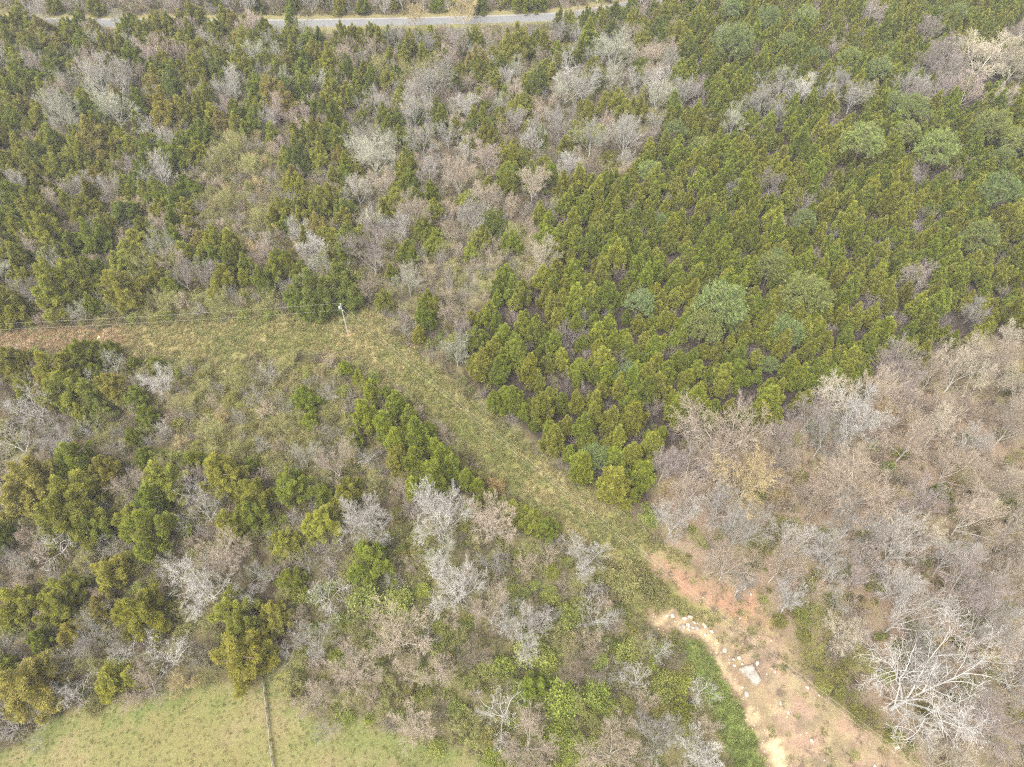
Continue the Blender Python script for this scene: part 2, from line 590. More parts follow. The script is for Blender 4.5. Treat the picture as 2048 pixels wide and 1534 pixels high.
def evergreen(seed):                                # broad old cedar of the mixed wood: several leaders, ragged, open in places
    rng = np.random.default_rng(200 + seed)
    H, W = 8.6, 7.2
    s = Soup()
    lobes = []
    nl = 5 + seed % 3
    off = rng.normal(0, .05, 2) * W
    for j in range(nl):
        a0 = j * 2.4 + rng.normal(0, .4)
        q0 = 0 if j == 0 else W * (.16 + .22 * rng.random())
        h = H * (1 if j == 0 else .92 - .55 * q0 / W * 1.2 + rng.normal(0, .07))
        c0 = np.array([q0 * math.cos(a0) + off[0], q0 * math.sin(a0) * .85 + off[1], 0])
        lobes.append((c0 + [0, 0, h * .5], W * .10, h * .5, np.array([0, 0, 1.])))
        for k in range(9):
            t = (k + rng.random()) / 9
            a = k * 2.4 + rng.normal(0, .5) + j
            if rng.random() < .12:
                continue
            q = W * .24 * (1 - t) ** .5 * (.5 + .6 * rng.random())
            c = c0 + np.array([q * math.cos(a), q * math.sin(a), h * (.12 + .6 * t)])
            ax = unit(np.array([math.cos(a) * .75, math.sin(a) * .75, .8]) + rng.normal(0, .18, 3))
            lobes.append((c, W * (.115 - .035 * t) * (.7 + .7 * rng.random()), h * (.24 - .06 * t) * (.7 + .6 * rng.random()), ax))
    sprays(rng, s, lobes, 42, 22, .29, .066, .5)
    V, F, A = s.arrays()
    V[:, 2] = np.maximum(V[:, 2], .1)
    r = np.percentile(np.hypot(V[:, 0], V[:, 1]), 93)
    V[:, :2] *= W / 2 / r
    tr = Soup()
    tr.add(*cut_trunk(H * .7, .19, .5))
    for k in range(7):
        a, z = k * 2.4, H * (.2 + .07 * k)
        tr.add(*tube([np.array([0, 0, z]), np.array([math.cos(a) * W * .2, math.sin(a) * W * .2, z + 1.0]), np.array([math.cos(a) * W * .36, math.sin(a) * W * .36, z + 1.9])], [.09, .06, .03], 4, .8, .5))
    add_proto('E', tr.arrays(), (V, F, A), M_CEDAR, W, H)


def pine(seed):                                     # rounded plumy pine standing above the cedars
    rng = np.random.default_rng(300 + seed)
    H, W = 11.0, 8.0
    s = Soup()
    m = 115
    u = unit(rng.normal(0, 1, (m, 3)))
    u[:, 2] = np.abs(u[:, 2]) * 1.1 - .35
    sh = np.where(rng.random(m) < .75, .84 + .16 * rng.random(m), .45 + .4 * rng.random(m))[:, None]
    lump = (1 + .10 * rng.normal(0, 1, m) + .16 * np.sin(3 * np.arctan2(u[:, 1], u[:, 0]) + seed) * np.cos(2.5 * u[:, 2] + seed))[:, None]
    C = np.array([0, 0, H * .60]) + u * np.array([W * .45, W * .45, H * .36]) * sh * lump
    for c, d in zip(C, u):
        k = 10
        cc = c + rng.normal(0, .42, (k, 3))
        s.add(*blades(rng, cc, unit(np.tile(d + np.array([0, 0, .5]), (k, 1)) + rng.normal(0, .35, (k, 3))), 11, .38, .075, .75, .07))
    tr = Soup()
    tr.add(*cut_trunk(H * .92, .24, .4))
    for k in range(16):
        a = k * 2.4
        z = H * (.35 + .5 * k / 16)
        L = W * .40 * (1 - .5 * k / 16)
        P = [np.array([0, 0, z]), np.array([math.cos(a) * L * .5, math.sin(a) * L * .5, z + .3]), np.array([math.cos(a) * L, math.sin(a) * L, z + .9])]
        tr.add(*tube(P, [.09, .06, .03], 4, .8, .5))
    add_proto('P', tr.arrays(), s.arrays(), M_PINE, W, H)


def bare(kind, seed, cfg, W, H, trunkL, r, nlimb, limbang, bud=0, crooked=False):
    rng = np.random.default_rng(400 + seed)
    tr, cr = Soup(), Soup()
    P = [np.array([0, 0, -.5])]
    d = np.array([rng.normal(0, .1), rng.normal(0, .1), 1.0])
    for i in range(4):
        d = unit(d + rng.normal(0, .07 if not crooked else .2, 3) + [0, 0, .1])
        P.append(P[-1] + d * (trunkL + .5) / 4)
    tr.add(*tube(P, np.linspace(r * 1.25, r * .75, 5), 7, 1, .6))
    ends = []
    az = rng.random() * 6.28
    for k in range(nlimb):
        az += 2.4 + rng.normal(0, .3)
        f = (k + .5) / nlimb
        i = 2 + int(f * 1.99)
        q = P[i] + (P[min(4, i + 1)] - P[i]) * ((f * 1.99) % 1)
        ang = R(limbang) * (1.15 - .75 * f) * (.8 + .4 * rng.random())
        dd = np.array([math.cos(az) * math.sin(ang), math.sin(az) * math.sin(ang), math.cos(ang)])
        grow(rng, cr, q, dd, (H - trunkL * .8) * (.8 + .35 * rng.random()), r * (.42 + .2 * rng.random()), 0, cfg, ends)
    if bud:
        E = np.array([e[0] for e in ends])
        Dn = np.array([e[1] for e in ends])
        pick = rng.random(len(E)) < bud
        bl = blades(rng, E[pick], Dn[pick], 6, .17, .075, .9, .16)
    T, Cc = list(tr.arrays()), list(cr.arrays())
    parts = [T, Cc]
    if bud:
        bl = list(bl)
        parts.append(bl)
    normalise(parts, W, H)
    tm = mesh_np('trunk', T[0], T[1], M_BARK, T[2])
    if bud:
        V = np.concatenate([Cc[0], bl[0]])
        F = np.concatenate([Cc[1], bl[1] + len(Cc[0])])
        A = np.concatenate([Cc[2], bl[2]])
        mi = np.concatenate([np.zeros(len(Cc[1])), np.ones(len(bl[1]))])
        cm = mesh_np('crown', V, F, None, A, [M_BARK, M_LEAF], mi)
    else:
        cm = mesh_np('crown', Cc[0], Cc[1], M_BARK, Cc[2])
    PROTO[kind].append(dict(trunk=tm, crown=cm, W=W, H=H))


BIG = dict(seg=[5, 4, 3, 2], wob=[.10, .14, .18, .2], up=[.06, .05, .05, .03], kids=[9, 8, 7, 0], ang=[36, 38, 40, 40], ratio=[.52, .52, .55, .5],
           rr=[.55, .55, .6, .6], fall=.55, rmin=.017, depth=3)
BIG['from'] = [.22, .2, .15, .1]
DEAD = dict(seg=[6, 5, 3, 2], wob=[.22, .28, .3, .3], up=[.02, .0, .0, .0], kids=[7, 6, 5, 0], ang=[46, 50, 50, 45], ratio=[.55, .5, .45, .5],
            rr=[.62, .6, .6, .6], fall=.5, rmin=.016, depth=3)
DEAD['from'] = [.25, .2, .2, .1]
SMALL = dict(seg=[4, 3, 2], wob=[.12, .18, .2], up=[.04, .04, .02], kids=[7, 5, 0], ang=[34, 40, 40], ratio=[.5, .5, .5], rr=[.6, .6, .6], fall=.5, rmin=.015, depth=2)
SMALL['from'] = [.2, .15, .1]

for i in range(9):
    cedar(i)
for i in range(9):
    evergreen(i)
for i in range(4):
    pine(i)
for i in range(6):
    bare('B', i, BIG, 9.5, 11.5, 2.6, .2, 6, 46)                     # fine, vase-shaped bare tree
for i in range(5):
    bare('F', 80 + i, BIG, 9.5, 14.0, 5.0, .22, 7, 50)                     # drawn-up bare tree of the close wood
for i in range(4):
    bare('D', 20 + i, DEAD, 9.0, 10.0, 2.6, .19, 6, 62, crooked=True)  # open, crooked dead tree with thick pale limbs
GREAT = dict(DEAD, kids=[10, 8, 7, 0], wob=[.14, .22, .28, .3], rmin=.017, rr=[.62, .6, .6, .6])
bare('S', 31, GREAT, 18.0, 16.0, 3.4, .36, 6, 56, crooked=True)
for i in range(6):
    bare('T', 40 + i, SMALL, 4.6, 5.2, .7, .06, 11, 50)               # thin twiggy saplings
for i in range(4):
    bare('L', 60 + i, SMALL, 4.8, 5.0, .7, .06, 11, 55, bud=.75)       # twiggy saplings in bud


def shrub(seed):
    rng = np.random.default_rng(500 + seed)
    W, H = 3.6, 2.8
    s = Soup()
    n = 170
    u = unit(rng.normal(0, 1, (n, 3)))
    u[:, 2] = np.abs(u[:, 2])
    lump = 1 + .3 * np.sin(3 * np.arctan2(u[:, 1], u[:, 0]) + seed) * np.cos(4 * u[:, 2] + seed)
    C = u * np.array([W * .46, W * .46, H * .8]) * (lump * (.45 + .55 * rng.random(n) ** .5))[:, None] + [0, 0, .25]
    s.add(*blades(rng, C, unit(u + [0, 0, .4]), 17, .23, .125, .9, .24))
    st = Soup()
    for k in range(9):
        a = k * 2.4
        grow(rng, st, [0, 0, -.1], unit(np.array([math.cos(a) * .6, math.sin(a) * .6, .9])), H * .8, .03, 1, SMALL)
    V1, F1, A1 = s.arrays()
    V2, F2, A2 = st.arrays()
    me = mesh_np('leafing_shrub', np.concatenate([V1, V2]), np.concatenate([F1, F2 + len(V1)]), None, np.concatenate([A1, A2]), [M_LEAF, M_BARK],
                 np.concatenate([np.zeros(len(F1)), np.ones(len(F2))]))
    PROTO['G'].append(dict(trunk=None, crown=me, W=W, H=H))


for i in range(5):
    shrub(i)

# ------------------------------------------------------------------ tones (real surface colours, linear)
TONE = {
    'green': (.152, .174, .032), 'olive': (.190, .192, .040), 'gold': (.216, .194, .046), 'bronze': (.204, .178, .056), 'bright': (.174, .198, .032),
    'dark': (.124, .144, .038), 'yellow': (.212, .216, .040), 'rust': (.25, .155, .08), 'orange': (.36, .25, .12),
    'pine': (.175, .215, .078), 'pinelight': (.200, .228, .072), 'pineblue': (.165, .208, .088),
    'white': (.46, .43, .385), 'grey': (.36, .33, .29), 'mauve': (.335, .28, .25), 'tan': (.405, .33, .25), 'pink': (.39, .31, .265), 'straw': (.46, .365, .19),
    'lichen': (.38, .37, .28), 'brown': (.24, .19, .14), 'cream': (.48, .415, .31), 'budding': (.31, .295, .12), 'silver': (.44, .415, .375),
    'spring': (.25, .265, .075), 'lime': (.255, .28, .060), 'yellowolive': (.25, .235, .075), 'oliveshrub': (.235, .22, .09), 'deepshrub': (.18, .20, .06),
}
WORD = {'green': 'mid green', 'olive': 'olive green', 'gold': 'golden green', 'bronze': 'bronze', 'bright': 'fresh green', 'dark': 'dark green', 'yellow': 'yellow green',
        'rust': 'rust brown', 'orange': 'orange', 'pine': 'pale green', 'pinelight': 'light yellow-green', 'pineblue': 'blue-green', 'white': 'silver white', 'silver': 'silver',
        'grey': 'grey', 'mauve': 'mauve grey', 'tan': 'tan', 'pink': 'pinkish grey', 'straw': 'straw coloured', 'lichen': 'greenish grey', 'brown': 'dull brown',
        'cream': 'cream', 'budding': 'pale green', 'spring': 'spring green', 'lime': 'lime green', 'yellowolive': 'yellowish olive', 'oliveshrub': 'dull olive',
        'deepshrub': 'deep green'}
NAME = {'C': ('cedar_tree', 'cedar', 'slender cedars'), 'E': ('evergreen_tree', 'evergreen tree', 'broad evergreens'), 'P': ('pine_tree', 'pine', 'pines'),
        'B': ('bare_tree', 'bare tree', 'bare trees'), 'F': ('tall_bare_tree', 'bare tree', 'tall bare trees'), 'D': ('dead_tree', 'dead tree', 'crooked dead trees'), 'S': ('great_bare_tree', 'bare tree', 'bare trees'), 'T': ('twiggy_sapling', 'sapling', 'twiggy saplings'),
        'L': ('budding_sapling', 'sapling', 'budding saplings'), 'G': ('leafing_shrub', 'shrub', 'leafing shrubs')}
NOUN = {'F': 'tall bare tree', 'C': 'cedar', 'E': 'broad evergreen', 'P': 'pine', 'B': 'bare tree', 'D': 'crooked dead tree', 'S': 'great bare tree', 'T': 'twiggy sapling', 'L': 'budding sapling', 'G': 'leafing shrub'}

# hand-read trees: kind, tone, then x,y,w (photo pixels of the crown: centre and width)
HAND = """
B grey 191,150,75 239,154,70 458,168,68 219,373,50 315,338,78 31,366,50 714,373,65 848,82,45 789,72,40 858,161,92 759,205,55 844,274,70 1032,239,45 1121,253,50 930,304,50 858,342,52
B grey 943,424,65 1251,270,74 1567,164,60 1656,191,50 1676,161,45 1710,188,60 1368,184,55 1823,164,60 1526,198,75 984,1123,65 1101,1232,45 335,1133,55 527,1150,60 191,1270,85 626,1280,90
B lichen 219,205,80 120,212,65 126,239,60 253,82,40 748,301,92 1183,267,74 1234,92,82 1439,65,36 1468,239,55 817,562,60 913,702,65 882,1113,75 605,910,62
B pink 304,99,60 359,106,45 397,185,42 499,45,55 373,55,40 899,116,40 445,212,42
B mauve 742,496,98 256,332,45 1895,103,62 1885,168,60 1546,362,50 1857,58,50 1745,20,50 1816,784,80 1382,921,105 366,551,60 410,548,52 930,654,42 1837,558,65
B white 827,219,65 933,212,50 1172,171,70 1316,164,60 1063,274,50 1604,181,60 622,489,60 1169,1113,96 913,1174,122 885,1030,125 735,1041,112 1043,1260,112 400,1174,115 1721,835,122 489,1202,65
B mauve 1862,118,60 1905,142,62 1836,190,50
B pink 1938,172,70 2040,60,50
B cream 1974,113,135 2036,118,84 2011,191,50 1087,503,70 1929,733,112
B tan 1451,876,190
F white 1796,1167,90 1584,1202,88 1584,1092,90 1676,1150,70
F grey 1803,1089,110 1717,1037,120 1478,1061,120 1912,1113,110
F tan 1724,975,170 1998,722,110 1881,808,72 1912,931,95 1827,880,100 1379,996,80
F tan 1998,1154,100 2015,1270,90 2030,850,110 2000,960,110 1950,1030,110 1640,1000,90 1560,930,100
B tan 796,1270,120 988,1037,110 714,1335,110 1056,1482,120 1227,1496,130 445,1102,110 830,1448,90 916,349,75 827,420,70 667,924,92 290,1372,90
B brown 1159,1338,90 947,1311,70
B straw 834,31,45 926,20,55 1430,290,40 1492,968,132
D white 291,253,55 335,267,42 1138,116,60 51,808,98 27,883,88 219,726,52 393,979,84 407,1020,90 362,1041,50 335,1311,95 253,1294,66 103,1089,90 650,1188,85 1005,1414,116 1320,1301,66 1278,1355,66 1241,1335,50 1193,1229,100 1403,1379,66
D white 147,1372,80 85,1420,70 17,1448,60 120,1311,75 1676,1215,70 1728,1284,70 622,979,26 575,1301,60
D grey 41,1109,55 219,1089,50 657,1099,55 27,1280,60 407,1328,50 304,1260,55 851,1270,60 99,520,80 72,1485,42 188,448,45 616,514,45 943,424,50
T mauve 1166,668,38 1138,705,32 1176,705,22 1128,774,36 1220,818,32 1278,876,40 1145,886,28 964,787,26 1022,838,32 803,650,28 858,705,36 1611,403,50 1389,215,30 1495,205,40 1275,205,45 1834,455,35 1789,637,36 513,551,40 209,524,36 202,562,26
T grey 157,386,40 1005,438,36 1827,383,28 1666,462,40 1772,489,36 150,815,36 284,760,50 376,739,32 510,791,52 551,798,42 534,746,60 657,784,50 660,863,50 260,955,46 233,897,46 154,955,56 96,876,50 328,863,50 164,1095,40 1025,171,35 933,582,40 1362,250,30
T tan 1094,1113,55 1540,1010,60 1420,1080,50 900,470,45 860,540,50 990,520,45
L straw 239,407,40 277,410,36 359,1372,70
L budding 461,290,75 430,320,60 500,330,55 450,400,60 520,430,55 280,520,60 330,600,60 440,610,60 540,600,55 480,760,60 420,860,60 560,850,60 470,900,55 640,960,50
E bronze 186,277,82 950,116,50 198,1212,60 41,1369,132 62,955,120
E gold 226,770,66 212,934,70 486,1318,122 222,1147,76 550,1222,70 239,579,82 328,219,76
E olive 328,123,46 113,575,112 14,613,80 51,555,56 103,739,90 20,719,70 130,784,92 137,996,110 321,955,90 445,955,100 137,1037,120 34,1205,86 130,1171,80 222,1359,86 462,1219,80 1039,89,72 503,985,86 684,992,60
E green 290,290,50 362,290,46 171,534,46 171,705,70 212,705,46 147,917,92 304,996,80 578,979,80 643,985,56 181,1058,70 301,1058,112 581,1164,60 742,1123,98 810,318,52 974,219,36 554,520,50 311,729,38 499,1024,70 291,910,50 291,835,52 277,791,50
E dark 626,579,92 674,570,84 604,592,62 648,597,72 696,588,60 191,808,60 800,239,46 1316,328,42
E bright 612,797,52 383,924,56 188,743,36 616,842,36 268,722,28 75,1273,50
E yellow 274,1222,106 640,1044,80
C green 547,267,34 1176,79,50 428,514,36 458,534,36 492,531,40 268,543,22 301,551,22 267,873,36 503,927,28 1875,979,30
C bright 690,736,28 718,757,33 745,784,45 772,788,32 728,828,56 793,808,50 769,852,56 820,835,46 834,866,62 793,880,50 858,863,40 707,876,42 872,897,42 830,921,56 885,917,60 872,955,70 827,975,46 902,938,56 933,958,42 957,975,38
C bright 1166,934,62 1025,800,52 1285,951,60
C olive 1231,972,76
C rust 1131,373,15 1087,407,13 403,496,17
P pine 1464,17,45 1468,86,76 1536,38,50 1611,38,50 1632,113,36 1758,140,50 1912,31,45 1779,96,24 1789,205,46 1998,380,76 1550,513,40 1427,427,26 1574,664,64
P pinelight 1574,89,46 1827,219,62 1724,287,82 1810,270,56 1875,301,82 1981,256,72 2035,284,60 2008,315,46 1960,479,76 1540,538,66 1611,589,92
P pine 1440,612,100
P pinelight 1408,655,76 1470,640,60
P pineblue 1282,606,58 1258,746,46
G spring 335,632,26 486,628,30 534,629,26 731,1195,72 796,1202,60 1025,1188,46 1101,1191,42 1138,1229,56 1063,1301,70 1255,1304,50 1330,1369,62 885,1256,40
G lime 1008,1335,50 1121,1468,60 841,1352,28 1364,1420,50 1193,1386,60 1125,1396,80
G orange 991,972,40 1032,359,17
L yellowolive 1630,1290,66 1660,1350,70 1700,1400,66 1745,1440,64 1650,1240,64 1600,1250,44 1690,1330,60 1620,1320,50
G yellowolive 1648,1370,34 1720,1425,34 1790,1470,40 1560,1240,30 1680,1385,30 1610,1270,30
G oliveshrub 1270,1140,60 1310,1180,55 1250,1170,50 1215,1150,40
"""

# landmarks: x, y, phrase by which other labels find their place, own label (None: not one of the trees)
MARK = [
    (690, 640, 'the utility pole', None), (850, 44, 'the far road', None), (541, 1450, 'the old rail fence', None), (1497, 1350, 'the big flat boulder', None),
    (1375, 1245, 'the boulder heap', None), (195, 680, 'the ochre rill', None), (1480, 1215, 'the orange bare soil', None), (1800, 1494, 'the lone white boulder', None),
    (1250, 1060, 'the narrow strip end', None), (440, 690, 'the hay-coloured clearing', None), (250, 1480, 'the mown field corner', None),
    (870, 1490, 'the green lower field edge', None), (1560, 1480, 'the pale sandy wash', None),
    (1440, 612, 'the largest pine', 'largest pale green pine, wide domed crown above the dense cedars'),
    (1974, 113, 'the giant cream tree', 'giant cream bare tree, finest widest crown among cedars near the corner'),
    (1895, 1318, 'the great silver tree', 'great silver bare tree with thick forking limbs beside the dirt track'),
    (991, 972, 'the orange bush', 'orange-leaved bush at the grassy strip edge below the bright cedar row'),
    (186, 277, 'the bronze dome', 'bronze brown dome-shaped evergreen among pale bare trees far up the wood'),
    (486, 1318, 'the golden round evergreen', 'golden round evergreen at the top end of the rail fence'),
    (41, 1369, 'the orange-bronze evergreen', 'wide orange-bronze evergreen at the corner of the mown field'),
    (742, 496, 'the wide mauve tree', 'wide mauve grey bare tree behind the utility pole and dark evergreens'),
    (1087, 503, 'the cream budding tree', 'cream bare tree rising where brush meets the dense cedar stand'),
    (1492, 968, 'the straw budding tree', 'wide straw-coloured bare tree at the corner of the cedar stand and bare wood'),
    (1611, 589, 'the yellow-green pine', 'light yellow-green pine standing beside the largest pine'),
    (1282, 606, 'the round small pine', 'small round blue-green pine alone among cedars, nearer the cleared strip'),
    (1258, 746, 'the smallest blue pine', 'smallest blue-green pine sunk among the cedars above the cleared strip'),
    (1724, 287, 'the tall domed pine', 'light domed pine below the row of pale bare trees'),
    (1875, 301, 'the spreading pine', 'spreading light pine with lobed crown in the upper cedar stand'),
    (1960, 479, 'the lower edge pine', 'light pine alone among cedars by the border of the photo, lower one'),
    (1468, 86, 'the upper pale pine', 'large pale green pine, tallest of the upper pine cluster'),
    (1234, 92, 'the far vase tree', 'vase-shaped greenish grey bare tree standing high above far cedars'),
    (1183, 267, 'the fan tree', 'fan-shaped greenish grey bare tree on a clear trunk at the mixed wood edge'),
    (748, 301, 'the broad fan tree', 'broad fan-shaped greenish grey bare tree beside a dark round evergreen'),
    (858, 161, 'the tall grey tree', 'tall dense grey bare tree in the far mixed wood'),
    (458, 168, 'the round grey tree', 'round-headed grey bare tree alone among far evergreens'),
    (315, 338, 'the upright grey tree', 'upright many-branched grey bare tree left of the pale brush patch'),
    (450, 360, 'the pale brush patch', None),
    (622, 489, 'the slim white tree', 'slim silver white bare tree standing behind the dark evergreen mass'),
    (640, 575, 'the dark evergreen mass', None),
    (226, 770, 'the round golden cedar', 'round golden green evergreen below a white dead tree near the clearing'),
    (51, 808, 'the leaning white tree', 'leaning white dead tree with long limbs at the left border'),
    (393, 979, 'the sprawling white tree', 'sprawling white dead tree with bent limbs over olive evergreens'),
    (885, 1030, 'the white row-end tree', 'wide white bare tree just below the bright cedar row'),
    (735, 1041, 'the white twin tree', 'wide white bare tree left of another at the foot of the cedar row'),
    (913, 1174, 'the radiating white tree', 'white bare tree with limbs radiating above spring green shrubs'),
    (1169, 1113, 'the compact white tree', 'compact white bare tree on a visible trunk beside the narrow grassy strip'),
    (1043, 1260, 'the white tree amid green', 'white bare tree circled by bright green shrubs'),
    (1005, 1414, 'the forked dead tree', 'forked white dead tree in the lowest shrubs above the field edge'),
    (1721, 835, 'the white edge tree', 'white bare tree with crooked limbs touching the cedar stand edge'),
    (1451, 876, 'the widest tan tree', 'widest tan bare tree spreading against the cedar stand corner'),
    (1724, 975, 'the broad tan tree', 'broad tan bare tree in the middle of the bare wood'),
    (1929, 733, 'the cream edge tree', 'cream bare tree where the bare wood meets the cedars at the border'),
    (1875, 979, 'the lone small cedar', 'lone small cedar, only green tree within the tan bare wood'),
    (834, 866, 'the bright cedar row', None), (400, 1174, 'the silver spreading tree', 'silver white spreading bare tree amid lower mixed evergreens'),
    (274, 1222, 'the yellow-green evergreen', 'large yellow green evergreen in the lower mixed wood'),
    (742, 1123, 'the broad green evergreen', 'broad mid green evergreen ringed by spring green shrubs'),
    (1131, 373, 'the rust cedar', 'small rust brown dead cedar at the top of the stand'),
    (1403, 1379, 'the leaning bank tree', 'leaning white dead tree over the green ditch bank'),
    (1546, 362, 'the mauve stand tree', 'mauve grey bare tree rising alone from the upper cedar stand'),
    (1837, 558, 'the mauve border tree', 'mauve grey bare tree among the cedars near the right border'),
    (1574, 664, 'the lowest pine', 'pale green pine just below the yellow-green pine, nearest the bare wood'),
    (1220, 818, 'the lower mauve sapling', 'small mauve twiggy sapling sunk among cedars above the cleared strip'),
    (1166, 668, 'the upper mauve sapling', 'mauve twiggy sapling among cedars left of the small round pine'),
    (1998, 380, 'the right border pine', 'large pale green pine at the right border of the cedar stand'),
    (1427, 427, 'the tiny pine', 'tiny pale green pine hidden in the upper left part of the cedar stand'),
]

# ------------------------------------------------------------------ tag helpers
def tag(o, label=None, cat=None, group=None, kind=None):
    for k, v in (('label', label), ('category', cat), ('group', group), ('kind', kind)):
        if v:
            o[k] = v
    return o


def link(o, parent=None):
    COL.objects.link(o)
    if parent is not None:
        o.parent = parent
    return o


def new_obj(name, me, parent=None, color=None):
    o = bpy.data.objects.new(name, me)
    if color is not None:
        o.color = (*color[:3], 1)
    return link(o, parent)


# ------------------------------------------------------------------ ground
def axis(lo, hi, step, far):
    a = list(np.arange(lo, hi + .01, step))
    out, s, x = [], step, hi
    while x < far:
        s *= 1.25
        x += s
        out.append(x)
    left, s, x = [], step, lo
    while x > -far:
        s *= 1.25
        x -= s
        left.append(x)
    return np.array(left[::-1] + a + out)


LIT = np.array([.165, .125, .075]); LITTAN = np.array([.33, .245, .165]); BRUSH = np.array([.26, .23, .10]); DRY = np.array([.34, .285, .13]); HAY = np.array([.40, .285, .18])
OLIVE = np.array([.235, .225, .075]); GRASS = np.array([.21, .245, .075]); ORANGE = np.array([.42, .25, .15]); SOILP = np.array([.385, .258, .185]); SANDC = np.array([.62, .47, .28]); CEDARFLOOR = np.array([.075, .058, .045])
MOWN = np.array([.25, .225, .09])


def cover(X, Y):
    n1, n2, n3 = fbm(X, Y, 9, 10), fbm(X, Y, 3, 20), fbm(X, Y, 1.2, 30)
    wx, wy = X + 2.2 * (n2 - .5) * 2 + .8 * (n3 - .5) * 2, Y + 2.2 * (fbm(X, Y, 3, 40) - .5) * 2
    c = np.tile(LIT, (len(X), 1))

    def lay(mask, col):
        nonlocal c
        mask = np.clip(mask, 0, 1)[:, None]
        c = c * (1 - mask) + (col if np.ndim(col) == 2 else np.asarray(col)[None]) * mask
    lay(sm(fbm(X, Y, 6, 50), .38, .6) * .8, BRUSH)
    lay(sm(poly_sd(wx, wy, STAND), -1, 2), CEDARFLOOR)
    lay(sm(poly_sd(wx, wy, BAREWOOD), -1, 3), LITTAN)
    lay(sm(poly_sd(wx, wy, BAREWOOD), -1, 3) * sm(n1, .5, .65) * .5, BRUSH)
    for P in (BRUSHA, BRUSHB, BRUSHC, MIDBRUSH):
        lay(sm(poly_sd(wx, wy, P), -2, 3), BRUSH)
    lay(sm(poly_sd(wx, wy, BOTTOM), -1, 3) * .8, np.array([.225, .205, .085]))
    # cleared strip: dry grass, olive patches, hay-coloured left end, soil at the right end
    k = sm(poly_sd(wx, wy, CLEARING), -.8, .8)
    col = DRY[None] * (1 - sm(n1, .38, .62)[:, None]) + OLIVE[None] * sm(n1, .38, .62)[:, None]
    px, py, _ = g2p(X, Y)
    hay = (sm(-px, -330, -150) * .95 + sm(n2, .5, .65) * .35 * sm(-px, -760, -300))[:, None].clip(0, 1)
    col = col * (1 - hay) + HAY[None] * hay
    gr = (sm(n2, .52, .66) * sm(px, 560, 900) * .55)[:, None]
    col = col * (1 - gr) + np.array([.17, .20, .055])[None] * gr
    lay(k, col)
    lay(sm(poly_sd(wx, wy, SOIL2), -2, 2.5) * .9, SOILP)
    lay(sm(poly_sd(wx, wy, SOIL2), -1, 2) * sm(n2, .5, .62) * .75, ORANGE * np.array([1.05, 1.2, 1.3]))
    lay(sm(poly_sd(wx, wy, SOIL2), -1, 2) * sm(fbm(X, Y, 3.4, 77), .54, .64) * .35, np.array([.20, .22, .07]))
    lay(sm(poly_sd(wx, wy, SOIL2), -1, 2) * sm(fbm(X, Y, 2.6, 91), .5, .62) * .7, np.array([.245, .18, .125]))
    lay(sm(poly_sd(wx, wy, SOIL2), 0, 2) * sm(fbm(X, Y, 1.7, 95), .6, .7) * .4, SANDC * .85)
    lay(sm(poly_sd(wx, wy, SOIL), -1.2, 1.6) * .92, SOILP * np.array([1.05, .95, .9]))
    lay(sm(poly_sd(wx, wy, SOIL), -1, 1.5) * sm(fbm(X, Y, 4, 62), .46, .58) * .8, ORANGE)
    lay(sm(poly_sd(wx, wy, SOIL), -1, 1.5) * sm(fbm(X, Y, 1.6, 64), .5, .62) * .6, np.array([.28, .20, .135]))
    lay(sm(poly_sd(wx, wy, BANK), -.7, 1.0), GRASS * np.array([1.0, 1.1, .9]))
    dd = line_d(wx, wy, DITCH)
    lay(1 - sm(dd, 1.6, 3.0), np.array([.28, .205, .125]))
    lay((1 - sm(dd, .5, 1.3)) * sm(n3, .3, .55), SANDC * .85)
    lay(sm(poly_sd(wx, wy, SAND), -.4, .5), SANDC)
    rd = line_d(wx, wy, RILL)
    lay(1 - sm(rd, .6, 1.5), np.array([.26, .17, .075]))
    pb = np.hypot(X - POLE_BASE[0], Y - POLE_BASE[1])
    lay((1 - sm(pb, .3, 1.3)) * .7, ORANGE)
    for (ox, oy, rr) in ((849, 795, .9), (880, 783, .6), (985, 862, .7)):
        a, b, _ = p2g(ox, oy)
        lay((1 - sm(np.hypot(wx - a, wy - b), rr * .4, rr * 1.5)) * .8, ORANGE)
    k = sm(poly_sd(wx, wy, FIELD), -.6, 1.2)
    lay(k, MOWN)
    lay(k * sm(n1, .45, .62) * .55, np.array([.31, .25, .13]))
    lay(k * sm(poly_sd(wx, wy, FIELD), 8, 1) * sm(n2, .35, .6) * .8, GRASS * .85)
    lay((1 - sm(line_d(wx, wy, ROAD_LINE), 5.5, 9)) * .8, np.array([.30, .26, .12]))
    lay(sm(poly_sd(wx, wy, ROADSIDE), -1, 2) * .9, np.array([.26, .25, .09]))
    return c * .74


gx, gy = axis(-175, 175, .62, 2500), axis(8, 285, .62, 2500)
XX, YY = np.meshgrid(gx, gy)
X, Y = XX.ravel(), YY.ravel()
Z = ground_z(X, Y)
Z = Z * (np.abs(X) < 400) * (np.abs(Y) < 500)
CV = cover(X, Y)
nx, ny = len(gx), len(gy)
ii, jj = np.meshgrid(np.arange(nx - 1), np.arange(ny - 1))
q = (jj * nx + ii).ravel()
FQ = np.stack([q, q + 1, q + nx + 1, q + nx], 1)
cxm, cym = X[FQ].mean(1), Y[FQ].mean(1)
on_track = (poly_sd(cxm, cym, SOIL) > 0) | (poly_sd(cxm, cym, SOIL2) > 0)
in_field = poly_sd(cxm, cym, FIELD) > 0
in_clear = (poly_sd(cxm, cym, CLEARING) > 0) & ~on_track


